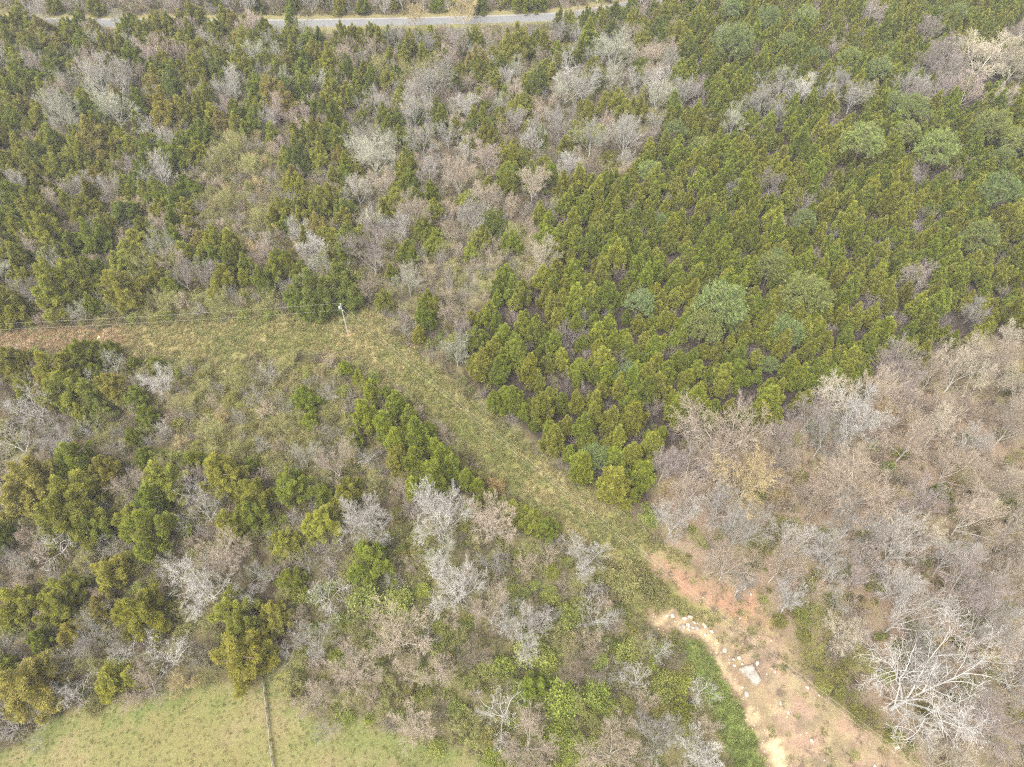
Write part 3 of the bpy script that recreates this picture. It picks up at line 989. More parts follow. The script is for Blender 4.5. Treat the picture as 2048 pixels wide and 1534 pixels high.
def ground_piece(name, faces, label, cat):
    used = np.unique(faces)
    remap = np.zeros(len(X), np.int64)
    remap[used] = np.arange(len(used))
    me = mesh_np(name, np.stack([X, Y, Z], 1)[used], remap[faces], M_GROUND, smooth=True)
    a = me.color_attributes.new('cover', 'FLOAT_COLOR', 'POINT')
    a.data.foreach_set('color', np.concatenate([CV[used], np.ones((len(used), 1))], 1).astype(np.float32).ravel())
    o = new_obj(name, me)
    tag(o, label, cat, kind='structure')


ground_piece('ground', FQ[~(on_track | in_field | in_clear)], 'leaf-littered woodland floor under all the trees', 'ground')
ground_piece('dirt_track', FQ[on_track], 'bare orange and tan dirt track in the lower right', 'track')
ground_piece('mown_field', FQ[in_field], 'mown yellow-green field in the lower left corner', 'field')
ground_piece('grass_clearing', FQ[in_clear & ~in_field], 'dry grassy cleared strip bending at the utility pole', 'clearing')


# ------------------------------------------------------------------ road far behind
def ribbon(pts, offs, z):
    pts = np.array(pts)
    # resample smoothly
    t = np.linspace(0, len(pts) - 1, 160)
    i = np.clip(t.astype(int), 0, len(pts) - 2)
    f = (t - i)[:, None]
    p0, p1, p2, p3 = pts[np.clip(i - 1, 0, None)], pts[i], pts[i + 1], pts[np.clip(i + 2, None, len(pts) - 1)]
    P = .5 * (2 * p1 + (p2 - p0) * f + (2 * p0 - 5 * p1 + 4 * p2 - p3) * f ** 2 + (3 * p1 - p0 - 3 * p2 + p3) * f ** 3)
    T = unit(np.gradient(P, axis=0))
    N = np.stack([-T[:, 1], T[:, 0]], 1)
    L, Rr = P + N * offs[1], P + N * offs[0]
    V = np.concatenate([np.c_[L, np.full(len(L), z)], np.c_[Rr, np.full(len(Rr), z)]])
    n = len(P)
    F = np.array([(k + n, k + n + 1, k + 1, k) for k in range(n - 1)])
    return V, F


for nm, offs, z, mt, lb in (('road_shoulder', (-2.5, 3.2), .05, M_SHOULDER, 'pale gravel shoulders along the far road'), ('road', (-2.2, 2.2), .08, M_ASPH, 'grey two-lane road crossing behind the far trees')):
    V, F = ribbon(ROAD_LINE, offs, z)
    tag(new_obj(nm, mesh_np(nm, V, F, mt)), lb, 'road', kind='structure')
# ------------------------------------------------------------------ utility pole and wires
def lathe(prof, sides=14):
    V, F = [], []
    for (r, z) in prof:
        for k in range(sides):
            a = k * 2 * math.pi / sides
            V.append((r * math.cos(a), r * math.sin(a), z))
    for i in range(len(prof) - 1):
        for k in range(sides):
            k2 = (k + 1) % sides
            F.append((i * sides + k, i * sides + k2, (i + 1) * sides + k2, (i + 1) * sides + k))
    return np.array(V, float), np.array(F)


def closed(prof):
    return [(0.001, prof[0][1])] + prof + [(0.001, prof[-1][1])]


bx, by = POLE_BASE
bz = gz(bx, by)
pole = link(bpy.data.objects.new('utility_pole', None))
pole.location = (bx, by, bz)
tag(pole, 'grey wooden utility pole with a small transformer at the bend of the clearing', 'utility pole')
V, F = lathe(closed([(.145, -.6), (.14, .2), (.10, 9.1), (.095, 9.2)]))
new_obj('shaft', mesh_np('shaft', V, F, M_POLE, smooth=False), pole)
V, F = lathe(closed([(.18, 7.85), (.2, 7.9), (.2, 8.5), (.17, 8.57), (.08, 8.6)]))
V += np.array([-.34, -.05, 0])
new_obj('transformer', mesh_np('transformer', V, F, M_TRANS, smooth=False), pole)
V, F = lathe(closed([(.03, 9.2), (.08, 9.26), (.05, 9.32), (.09, 9.38), (.04, 9.46), (.05, 9.52)]), 10)
new_obj('insulator', mesh_np('insulator', V, F, M_CERAM), pole)
V, F = lathe(closed([(.04, 7.32), (.07, 7.36), (.07, 7.48), (.04, 7.52)]), 10)
V += np.array([.2, -.06, 0])
new_obj('insulator', mesh_np('insulator', V, F, M_CERAM), pole)
V, F = lathe(closed([(.12, 0), (.12, .12)]), 8)
V = V @ np.array(Matrix.Rotation(R(90), 3, 'Y')).T * np.array([1, .4, .4]) + np.array([.12, -.05, 7.42])
new_obj('bracket', mesh_np('bracket', V, F, M_TRANS), pole)


def wire(name, A, B, sag, label):
    A, B = np.array(A), np.array(B)
    t = np.linspace(0, 1, 60)[:, None]
    P = A + (B - A) * t
    P[:, 2] -= sag * 4 * (t * (1 - t))[:, 0]
    V, F, _ = tube(P, np.full(60, .010), 5, 1, 1)
    tag(new_obj(name, mesh_np(name, V, F, M_WIRE)), label, 'power line', 'wires on the utility pole')


rx, ry, _ = p2g(1980, 1640, 9)
top, low = (bx, by, bz + 9.5), (bx + .2, by - .06, bz + 7.5)
wire('power_line', top, (rx, ry, 9.0), 2.2, 'upper wire running from the pole down over the diagonal strip')
wire('power_line', low, (rx + .3, ry, 7.0), 2.0, 'lower wire running from the pole down over the diagonal strip')
lx, ly, _ = p2g(-330, 662, 8.6)
wire('power_line', top, (lx, ly, 9.0), .9, 'upper wire running left from the pole along the brushy edge')
wire('power_line', low, (lx, ly, 7.3), .8, 'lower wire running left from the pole along the brushy edge')

# ------------------------------------------------------------------ old rail fence in the mown field
F0, F1 = np.array(p2g(527, 1358)[:2]), np.array(p2g(549, 1560)[:2])
fn = link(bpy.data.objects.new('rail_fence', None))
fn.location = (*F0, 0)
tag(fn, 'low weathered grey rail fence running straight down the mown field', 'fence')
fd = unit(F1 - F0)
side = np.array([-fd[1], fd[0]])
nfp = int(np.linalg.norm(F1 - F0) / 2.3)


def boxm(name, a, b, wdt, hgt, mat, parent, jit=.0):
    """a beam from a to b (relative to its parent)"""
    a, b = np.array(a, float), np.array(b, float)
    t = unit(b - a)
    s = unit(np.cross(t, [0, 0, 1])) if abs(t[2]) < .95 else np.array([1., 0, 0])
    u = np.cross(s, t)
    V = []
    for p in (a, (a + b) / 2 + RNG.normal(0, jit, 3) if jit else (a + b) / 2, b):
        for sx, sy in ((-1, -1), (1, -1), (1, 1), (-1, 1)):
            V.append(p + s * sx * wdt / 2 + u * sy * hgt / 2)
    F = [(0, 3, 2, 1), (8, 9, 10, 11)] + [(i * 4 + k, i * 4 + (k + 1) % 4, i * 4 + 4 + (k + 1) % 4, i * 4 + 4 + k) for i in (0, 1) for k in range(4)]
    return new_obj(name, mesh_np(name, np.array(V), np.array(F), mat), parent)


for k in range(nfp + 1):
    p = fd * 2.3 * k
    zz = gz(*(F0 + p))
    boxm('post', (*p, zz - .4), (*(p + RNG.normal(0, .03, 2)), zz + .95), .1, .1, M_RAIL, fn)
    if k < nfp:
        p2 = fd * 2.3 * (k + 1)
        z2 = gz(*(F0 + p2))
        for h in (.35, .68, .95):
            e = side * (.085 + RNG.normal(0, .01)) * (1 if (k % 2) else 1)
            d0, d1 = RNG.normal(0, .04), RNG.normal(0, .04)
            if k == 3 and h > .9:
                d1 -= .5
            boxm('rail', (*(p + e), zz + h + d0), (*(p2 + e), z2 + h + d1), .11, .06, M_RAIL, fn, .02)


# ------------------------------------------------------------------ boulders
def rock_mesh(seed, sx, sy, sz, mat, rough=.22, flat=False):
    """ angular rock: random planes cut from a subdivided ball """
    rng = np.random.default_rng(900 + seed)
    n = 14
    lat = np.linspace(-math.pi / 2, math.pi / 2, 10)
    V = []
    for la in lat:
        for k in range(n):
            a = k * 2 * math.pi / n
            V.append((math.cos(la) * math.cos(a), math.cos(la) * math.sin(a), math.sin(la)))
    V = np.array(V)
    for _ in range(11):
        d = unit(rng.normal(0, 1, 3))
        lim = .62 + .25 * rng.random()
        t = V @ d
        V = V - np.outer(np.clip(t - lim, 0, None), d)
    if flat:
        V[:, 2] = np.clip(V[:, 2], -.6, .42)
    V = V * (1 + rough * .25 * rng.normal(0, .4, (len(V), 1)))
    V = V * np.array([sx, sy, sz])
    F = [(i * n + k, i * n + (k + 1) % n, (i + 1) * n + (k + 1) % n, (i + 1) * n + k) for i in range(9) for k in range(n)]
    return mesh_np('boulder', V, np.array(F), mat)


def slab_mesh(pts, X0, Y0):
    """ broken limestone slab: bumpy top inside an angular outline, sheer sides """
    P = np.array(G(pts)) - [X0, Y0]
    E = []
    for a, b in zip(P, np.roll(P, -1, 0)):
        E += [a + (b - a) * f + RNG.normal(0, .05, 2) for f in (0, .34, .67)]
    E = np.array(E)
    n = len(E)
    rings = [(1.02, -.7), (1.03, .25), (.97, .42), (.8, .47), (.55, .5), (.28, .48), (.02, .5)]
    V = []
    for r, z in rings:
        for e in E:
            p = e * r
            V.append((p[0], p[1], z + (RNG.normal(0, .035) if z > .3 else 0) + .05 * p[0]))
    F = [(i * n + k, i * n + (k + 1) % n, (i + 1) * n + (k + 1) % n, (i + 1) * n + k) for i in range(len(rings) - 1) for k in range(n)]
    F = np.array(F)
    if poly_area(E) < 0:
        F = F[:, ::-1]
    return mesh_np('boulder', np.array(V), F, M_ROCK)


def poly_area(E):
    x, y = E[:, 0], E[:, 1]
    return .5 * float(np.sum(x * np.roll(y, -1) - np.roll(x, -1) * y))


ROCKS = [  # x, y, width px, aspect, material, label
    (1487, 1176, 15, .9, 'w', 'white boulder at the foot of a leaning bare trunk beside the orange soil'),
    (1502, 1188, 7, .8, 'w', 'small white stone just below the white boulder beside the orange soil'),
    (1480, 1237, 6, .7, 'w', 'small pinkish white stone on the orange bare soil'),
    (1498, 1352, 40, 1.5, 'slab', 'big flat grey limestone slab in the ditch, largest boulder'),
    (1514, 1327, 8, 1.3, 'w', 'upright white stone at the top corner of the big slab'),
    (1450, 1299, 12, 1.2, 'g', 'single grey boulder midway along the ditch'),
    (1478, 1317, 11, .8, 'w', 'white rock in the ditch just above the big slab'), (1467, 1318, 8, .8, 'g', 'grey rock left of the white rock above the big slab'),
    (1484, 1328, 7, .9, 'w', 'little white rock touching the top of the big slab'), (1470, 1330, 7, .8, 'w', 'little white rock left of the slab top'),
    (1495, 1385, 11, 1.5, 'g', 'long grey boulder in the ditch just below the big slab'), (1487, 1372, 6, 1.0, 'w', 'small pale stone beside the long grey boulder below the slab'),
    (1544, 1337, 5, 1, 'w', 'small white stone on bare ground right of the big slab, upper'), (1550, 1344, 5, 1, 'w', 'small white stone on bare ground right of the big slab, lower'),
    (1533, 1348, 5, .7, 'w', 'small white stone nearest the big slab on its right'),
    (1615, 1375, 7, 1.2, 'w', 'white stone in the middle of the dirt track'), (1638, 1390, 5, 1.1, 'w', 'white stone on the track by the yellow-olive shrubs'),
    (1577, 1424, 5, 1.4, 'w', 'white stone beside the brown brush of the track'), (1561, 1407, 5, 1.8, 'w', 'long white stone lying on the brown brush of the track'),
    (1624, 1481, 10, .7, 'w', 'white stone on the green weedy part of the track'), (1792, 1491, 16, .8, 'w', 'bright white boulder alone at the lower end of the track'),
    (1781, 1473, 8, .8, 'g', 'grey stone under shrubs just above the bright white boulder'), (1750, 1531, 7, .8, 'w', 'white stone on the track at the lowest edge'),
    (1532, 1501, 3.5, 1, 'w', 'tiny white stone at the grassy ditch side'),
    (1334, 1229, 9, 1, 'w', 'white rock at the head of the ditch, leftmost of the boulders'), (1346, 1230, 10, .9, 'w', 'mottled white rock second from the left at the ditch head'),
    (1352, 1240, 5, .9, 'w', 'small white rock between the ditch head rocks and the boulder heap'), (1361, 1252, 9, .6, 'g', 'flat grey rock at the left foot of the boulder heap'),
    (1370, 1235, 11, .9, 'w', 'white boulder at the top left of the boulder heap'), (1381, 1233, 13, .6, 'w', 'broad cream boulder along the top of the boulder heap'),
    (1369, 1250, 11, .9, 'g', 'grey boulder at the lower left of the boulder heap'), (1378, 1247, 9, 1.1, 'w', 'pale boulder in the middle of the boulder heap'),
    (1387, 1252, 9, 1, 'g', 'grey boulder at the lower middle of the boulder heap'), (1396, 1254, 10, 1, 'g', 'blocky grey boulder at the right end of the boulder heap'),
    (1390, 1243, 6, 1, 'w', 'small cream boulder at the right top of the boulder heap'), (1379, 1256, 7, 1.1, 'w', 'white boulder along the lower edge of the heap'),
    (1410, 1250, 9, 1.3, 'w', 'white rock just right of the boulder heap, upper'), (1424, 1262, 11, .6, 'w', 'flat white rock further right of the heap by the brush'),
    (1412, 1267, 9, .8, 'w', 'white rock just right of the heap, lower, in the ditch'),
    (196, 672, 6, 1.6, 'o', 'long pale stone in the ochre rill, upper'), (190, 684, 5, .9, 'o', 'cream stone at the left bank of the ochre rill'), (203, 681, 4, .8, 'o', 'cream stone at the right bank of the ochre rill'),
    (186, 690, 6, .9, 'o', 'largest cream stone in the lower ochre rill'), (193, 692, 4, .9, 'o', 'small cream stone beside the largest one in the rill'), (188, 697, 5, .8, 'o', 'lowest cream stone of the ochre rill'),
    (198, 686, 4, .8, 'o', 'small cream stone in the middle of the ochre rill'), (193, 676, 4, 1, 'o', 'small cream stone below the long pale stone of the rill'),
    (207, 656, 4, 1.6, 'o', 'pale upright stone at the brushy head of the ochre rill'),
]
for i, (x, y, wp, asp, mt, lb) in enumerate(ROCKS):
    X0, Y0, d = p2g(x, y)
    s = wp * d / FPX / 2
    if mt == 'slab':
        me = slab_mesh([(1476, 1338), (1490, 1333), (1505, 1330), (1509, 1341), (1516, 1352), (1520, 1363), (1513, 1370), (1502, 1365), (1494, 1354), (1486, 1347)], X0, Y0)
    else:
        me = rock_mesh(i, s, s * asp * 1.1, s * .75, {'w': M_ROCKW, 'g': M_ROCK, 'o': M_ROCKO}[mt])
    o = new_obj('boulder', me)
    o.location = (X0, Y0, gz(X0, Y0) + s * .22 * (mt != 'slab') + (.25 if mt == 'slab' else 0))
    o.rotation_euler = (RNG.normal(0, .1), RNG.normal(0, .06), 0 if mt == 'slab' else RNG.random() * 1.2 - .6)
    tag(o, lb, 'boulder', 'boulders along the ditch and track' if mt != 'o' else 'stones in the ochre rill')

# ------------------------------------------------------------------ collect trees
TREES = []                                   # dict(kind,tone,X,Y,scale,sz,rot,tilt,px,py,wp,hand)


def add_tree(kind, tone, X, Y, wm, hand=False, hs=1.0, tilt=(0, 0), rot=None):
    pr = RNG.integers(len(PROTO[kind]))
    P = PROTO[kind][pr]
    s = wm / P['W']
    z = gz(X, Y)
    hc = P['H'] * s * hs * (.55 if kind in 'BDPSF' else .5)
    px, py, d = g2p(X, Y, z + hc)
    TREES.append(dict(kind=kind, tone=tone, X=X, Y=Y, z=z, s=s, sz=s * hs, rot=RNG.random() * 6.28 if rot is None else rot, tilt=tilt, px=px, py=py,
                      wp=wm * FPX / d, hand=hand, pr=int(pr), r=wm / 2, area=wm * P['H'] * s * hs * (FPX / d) ** 2))
    return TREES[-1]


def hand_tree(kind, tone, x, y, wp, hs=1.0):
    P = PROTO[kind][0]
    z = 3.0
    for _ in range(3):
        X, Y, d = p2g(x, y, z)
        wm = wp * d / FPX
        if kind in 'BF' and wm > 12:          # wide trees are not taller in proportion
            hs = 12 / wm * 1.05
        z = P['H'] * wm / P['W'] * hs * (.55 if kind in 'BDPSF' else .5)
    return add_tree(kind, tone, X, Y, wm, True, hs)


for line in HAND.strip().splitlines():
    kind, tone, *pts = line.split()
    for p in pts:
        x, y, wp = map(float, p.split(','))
        hand_tree(kind, tone, x, y, wp * (1.12 if kind in 'BDF' else 1.0))['src'] = (x, y)
# the great silver tree by the track: its foot is in view, so it is set by its foot
X0, Y0, _ = p2g(1782, 1418)
t = add_tree('S', 'silver', X0, Y0, 21.0, True, 1.0, (R(-6), R(10)), 0)
t['px'], t['py'], t['src'] = 1895, 1318, (1895, 1318)
# leaning tree whose trunk foot shows by the white boulder
X0, Y0, _ = p2g(1470, 1192)
t = add_tree('B', 'grey', X0, Y0, 5.0, True, 1.5, (R(-4), R(5)), 0)
t['src'] = (1500, 1150)

# ------------------------------------------------------------------ scatter the rest
CELL = 4.0
grid = {}


def put(X, Y, r):
    grid.setdefault((int(X // CELL), int(Y // CELL)), []).append((X, Y, r))


def clash(X, Y, r, f):
    i, j = int(X // CELL), int(Y // CELL)
    for a in range(i - 3, i + 4):
        for b in range(j - 3, j + 4):
            for (x, y, q) in grid.get((a, b), ()):
                if (x - X) ** 2 + (y - Y) ** 2 < (f * (r + q)) ** 2:
                    return True
    return False


for t in TREES:
    put(t['X'], t['Y'], t['r'] * (.5 if t['kind'] == 'P' else .85))

N = 60000
qx, qy = RNG.uniform(-215, 215, N), RNG.uniform(4, 310, N)
ppx, ppy, _ = g2p(qx, qy)
ok = (ppx > -150) & (ppx < 2200) & (ppy > -75) & (ppy < 1640)
qx, qy, ppx, ppy = qx[ok], qy[ok], ppx[ok], ppy[ok]
REG = {k: poly_sd(qx, qy, P) for k, P in dict(clear=CLEARING, field=FIELD, stand=STAND, bare=BAREWOOD, edge=EDGE, upmid=UPMID, midbrush=MIDBRUSH, brusha=BRUSHA, brushb=BRUSHB,
                                             brushc=BRUSHC, bottom=BOTTOM, roadside=ROADSIDE, bank=BANK).items()}
droad = line_d(qx, qy, ROAD_LINE)


def behind_top(X, Y, h):
    """the ground that a thing h tall at X, Y hides behind its top"""
    d = np.hypot(X, Y)
    return X * CAM_H / (CAM_H - h), Y * CAM_H / (CAM_H - h)


cxx, cyy = behind_top(qx, qy, 3.5)
REGC = {k: poly_sd(cxx, cyy, P) for k, P in dict(stand=STAND, bare=BAREWOOD, edge=EDGE, upmid=UPMID, midbrush=MIDBRUSH, brusha=BRUSHA, brushb=BRUSHB, brushc=BRUSHC, bottom=BOTTOM).items()}
cpy = g2p(cxx, cyy)[1]
ROADVIEW = G([(75, 36), (128, 36), (128, 53), (75, 53)]), G([(630, 32), (1115, 22), (1115, 48), (840, 54), (630, 56)])
MIX = {  # region: packing factor, then kind weight, width range, tones
    'stand': (.60, [('C', .80, (2.5, 5.6), ['green', 'olive', 'green', 'yellow', 'olive', 'bright', 'yellow', 'bright']), ('T', .13, (2.4, 4.6), ['mauve', 'mauve', 'pink']), ('E', .05, (4.5, 6.5), ['olive', 'green']), ('B', .02, (4, 7), ['mauve', 'grey']), ('P', .008, (4, 7), ['pine', 'pinelight'])]),
    'bare': (.47, [('F', .40, (6.5, 11), ['tan', 'grey', 'grey', 'mauve', 'cream', 'mauve', 'tan']), ('B', .26, (6, 10), ['tan', 'grey', 'grey', 'mauve', 'cream', 'mauve']), ('T', .28, (3.2, 6), ['tan', 'tan', 'mauve', 'pink']), ('L', .12, (3, 5.5), ['straw', 'budding', 'tan']), ('G', .08, (1.8, 3.2), ['yellowolive', 'oliveshrub', 'spring'])]),
    'edge': (.62, [('C', .5, (3, 4.8), ['green', 'olive', 'bright']), ('T', .25, (2, 4), ['mauve', 'tan', 'grey']), ('L', .15, (2, 4), ['budding']), ('G', .15, (1.4, 2.6), ['oliveshrub', 'spring', 'deepshrub'])]),
    'upmid': (.62, [('B', .36, (5.5, 9.5), ['grey', 'white', 'lichen', 'grey', 'pink', 'tan']), ('E', .30, (4.5, 7), ['olive', 'green', 'olive', 'dark', 'yellow']), ('T', .16, (3, 5), ['grey', 'tan', 'mauve']), ('L', .12, (3.5, 6), ['budding', 'tan']), ('C', .1, (3.5, 5), ['green', 'olive'])]),
    'midbrush': (.64, [('T', .34, (3, 5.5), ['mauve', 'tan', 'grey', 'tan']), ('L', .22, (3, 5), ['budding', 'tan']), ('E', .2, (4, 6.5), ['olive', 'green', 'bright']), ('C', .12, (3, 4.6), ['green', 'olive']), ('B', .12, (5, 8), ['grey', 'tan', 'mauve'])]),
    'brusha': (.72, [('L', .6, (2.6, 4.6), ['budding', 'budding', 'straw', 'tan']), ('T', .3, (2.6, 4.2), ['mauve', 'tan', 'grey']), ('G', .15, (1.8, 3), ['yellowolive', 'oliveshrub'])]),
    'brushb': (.82, [('L', .45, (2.4, 4.4), ['budding', 'tan', 'budding', 'straw']), ('T', .35, (2.4, 4.2), ['grey', 'mauve', 'tan']), ('G', .15, (1.6, 3), ['yellowolive', 'oliveshrub', 'spring']), ('E', .03, (2.5, 4), ['green'])]),
    'brushc': (.68, [('L', .5, (2.6, 4.6), ['budding', 'tan', 'budding']), ('T', .3, (2.6, 4.4), ['mauve', 'tan', 'grey']), ('G', .2, (2, 3.4), ['oliveshrub', 'spring', 'yellowolive'])]),
    'bottom': (.58, [('G', .24, (1.8, 3.4), ['spring', 'lime', 'oliveshrub', 'spring', 'yellowolive', 'deepshrub']), ('L', .36, (3, 5.6), ['budding', 'tan', 'budding']), ('T', .2, (3, 5.5), ['tan', 'grey', 'brown']), ('B', .14, (5, 8.5), ['grey', 'tan', 'lichen', 'white']), ('E', .03, (4, 6), ['green'])]),
    'roadside': (.7, [('T', .5, (1.6, 2.6), ['grey', 'tan']), ('L', .2, (1.4, 2.4), ['budding', 'straw']), ('G', .5, (1.2, 2.2), ['yellowolive', 'oliveshrub'])]),
    'beyond': (.6, [('B', .5, (6, 9.5), ['grey', 'tan', 'pink', 'grey']), ('E', .34, (5, 7.5), ['dark', 'green', 'olive']), ('T', .2, (3.5, 5.5), ['grey', 'tan'])]),
    'upleft': (.57, [('E', .56, (5.0, 8.2), ['olive', 'green', 'olive', 'olive', 'green', 'dark', 'yellow', 'bronze']), ('B', .15, (5, 8.5), ['grey', 'pink', 'lichen', 'tan']), ('T', .13, (3, 5), ['grey', 'tan', 'mauve']), ('C', .18, (3.6, 5.2), ['green', 'olive', 'olive']), ('L', .13, (3, 5), ['budding', 'tan'])]),
    'leftlow': (.60, [('E', .13, (4.0, 6.5), ['olive', 'green', 'gold', 'olive', 'olive', 'green', 'yellow']), ('B', .13, (5, 8), ['grey', 'tan', 'white', 'pink']), ('D', .13, (4.5, 7.5), ['white', 'white', 'grey']), ('T', .24, (3, 5.2), ['grey', 'tan', 'mauve', 'brown']), ('L', .26, (2.8, 5), ['budding', 'budding', 'tan']), ('G', .14, (1.8, 3.4), ['oliveshrub', 'yellowolive', 'spring'])]),
}
order = RNG.permutation(len(qx))
for k in order:
    X0, Y0 = qx[k], qy[k]
    if droad[k] < 4.6 or REG['bank'][k] > -.8:
        continue
    if REG['clear'][k] > -1.0 or REG['field'][k] > 1.5 or (REG['field'][k] > -.4 and RNG.random() < .75):
        continue
    if REG['roadside'][k] > 0:
        rg = 'roadside'
    elif Y0 > 225 and ppy[k] < 40 and droad[k] > 0 and g2p(X0, Y0)[1] < 44 and ppx[k] < 1300:
        rg = 'beyond'
    elif REGC['edge'][k] > 0:
        rg = 'edge'
    else:
        for rg in ('stand', 'bare', 'upmid', 'midbrush', 'brusha', 'brushb', 'brushc', 'bottom'):
            if REGC[rg][k] > 0:
                break
        else:
            rg = 'upleft' if cpy[k] < 640 else 'leftlow'
    pack, kinds = MIX[rg]
    u = RNG.random() * sum(q[1] for q in kinds)
    for kd, wt, (a, b), tones in kinds:
        u -= wt
        if u <= 0:
            break
    wm = RNG.uniform(a, b)
    if kd in 'TLG':
        pack *= .9
    if clash(X0, Y0, wm / 2, pack):
        continue
    hh = {'C': 1.6, 'E': 1.15, 'P': 1.35, 'B': 1.15, 'F': 1.7, 'D': 1.1, 'T': 1.1, 'L': 1.0, 'G': .75}[kd] * wm * .85
    bx_, by_ = behind_top(X0, Y0, hh)
    if REG['bank'][k] > -4 and float(poly_sd(bx_, by_, BANK)) > -.3:
        continue
    if float(poly_sd(bx_, by_, CLEARING)) > (.2 if rg != 'bare' else 2) or (kd not in 'TL' or RNG.random() < .15) and any(float(poly_sd(bx_, by_, q)) > 0 or float(poly_sd(*behind_top(X0, Y0, hh * .5), q)) > 0 for q in ROADVIEW):
        continue
    if REG['clear'][k] > -.38 * wm and rg != 'bare':
        continue
    put(X0, Y0, wm / 2)
    tl = (RNG.normal(0, .05), RNG.normal(0, .05))
    t = add_tree(kd, tones[RNG.integers(len(tones))], X0, Y0, wm, False, RNG.uniform(.75, 1.25) if kd != 'B' else RNG.uniform(.9, 1.15), tl)
    t['rg'] = rg

# ------------------------------------------------------------------ individuals and the mass beyond 300 of a kind
ORD = ['', 'second ', 'third ', 'fourth ', 'fifth ', 'sixth ', 'seventh ', 'eighth ', 'ninth ', 'tenth ', 'eleventh ', 'twelfth ', 'thirteenth ', 'fourteenth ', 'fifteenth ',
       'sixteenth ', 'seventeenth ', 'eighteenth ', 'nineteenth ', 'twentieth ']
LIMIT = 300
singles, mass = [], []
for kd in 'CEPBFDTLGS':
    cand = [t for t in TREES if t['kind'] == kd]
    inv = [t for t in cand if -t['wp'] * .3 < t['px'] < 2048 + t['wp'] * .3 and -t['wp'] * .3 < t['py'] < 1534 + t['wp'] * .3]
    inv.sort(key=lambda t: (not t['hand'], -t['area']))
    keep = inv[:LIMIT]
    ids = {id(t) for t in keep}
    singles += keep
    mass += [t for t in cand if id(t) not in ids]

# labels: own words for landmarks, else tone + kind + rank beside the nearest landmark
for t in singles:
    t['label'] = None
used_marks = set()
for (mx, my, ph, lb) in MARK:
    if lb:
        c = [t for t in singles if t['hand'] and abs(t['src'][0] - mx) < 3 and abs(t['src'][1] - my) < 3 and t['label'] is None]
        if c:
            c[0]['label'] = lb
buckets = {}
for t in singles:
    if t['label']:
        continue
    best = min(MARK, key=lambda m: (t['px'] - m[0]) ** 2 + ((t['py'] - m[1]) * 1.15) ** 2)
    dx, dy = t['px'] - best[0], t['py'] - best[1]
    a = math.degrees(math.atan2(-dy, dx)) % 360
    dr = ['right of', 'behind and right of', 'behind', 'behind and left of', 'left of', 'in front and left of', 'in front of', 'in front and right of'][int((a + 22.5) // 45) % 8]
    key = (f"{WORD[t['tone']]} {NOUN[t['kind']]}", dr, best[2])
    buckets.setdefault(key, []).append((dx * dx + dy * dy, id(t), t))
for (a, dr, ph), lst in buckets.items():
    lst.sort(key=lambda q: q[:2])
    for i, (_, _, t) in enumerate(lst):
        if len(lst) == 1:
            t['label'] = f"{a}, {dr} {ph}"
        else:
            a = a.replace('pinkish grey', 'pinkish').replace('yellow-green', 'yellowish') if len(f'{a} x x x x {dr} {ph}'.split()) > 15 else a
            t['label'] = f"{a}, {ORD[i] if i < 20 else 'distant '}{'nearest' if i == 0 else 'nearest'} {dr} {ph}"

for t in singles:
    nm, cat, grp = NAME[t['kind']]
    P = PROTO[t['kind']][t['pr']]
    c = TONE[t['tone']]
    loc = (t['X'], t['Y'], t['z'])
    if P['trunk'] is None or t['kind'] in 'TL':
        if t['kind'] in 'TL':
            if 'joined' not in P:
                tv, cv = P['trunk'], P['crown']
                import bmesh
                bm = bmesh.new()
                bm.from_mesh(cv)
                bm.from_mesh(tv)
                P['joined'] = bpy.data.meshes.new(nm)
                bm.to_mesh(P['joined'])
                bm.free()
                for m in cv.materials:
                    P['joined'].materials.append(m)
            o = new_obj(nm, P['joined'], None, c)
        else:
            o = new_obj(nm, P['crown'], None, c)
    else:
        o = link(bpy.data.objects.new(nm, None))
        o.empty_display_size = .5
        new_obj('trunk', P['trunk'], o, c)
        new_obj('crown', P['crown'], o, c)
    o.location = loc
    o.rotation_euler = (t['tilt'][0], t['tilt'][1], t['rot'])
    o.scale = (t['s'], t['s'], t['sz'])
    tag(o, t['label'], cat, grp)


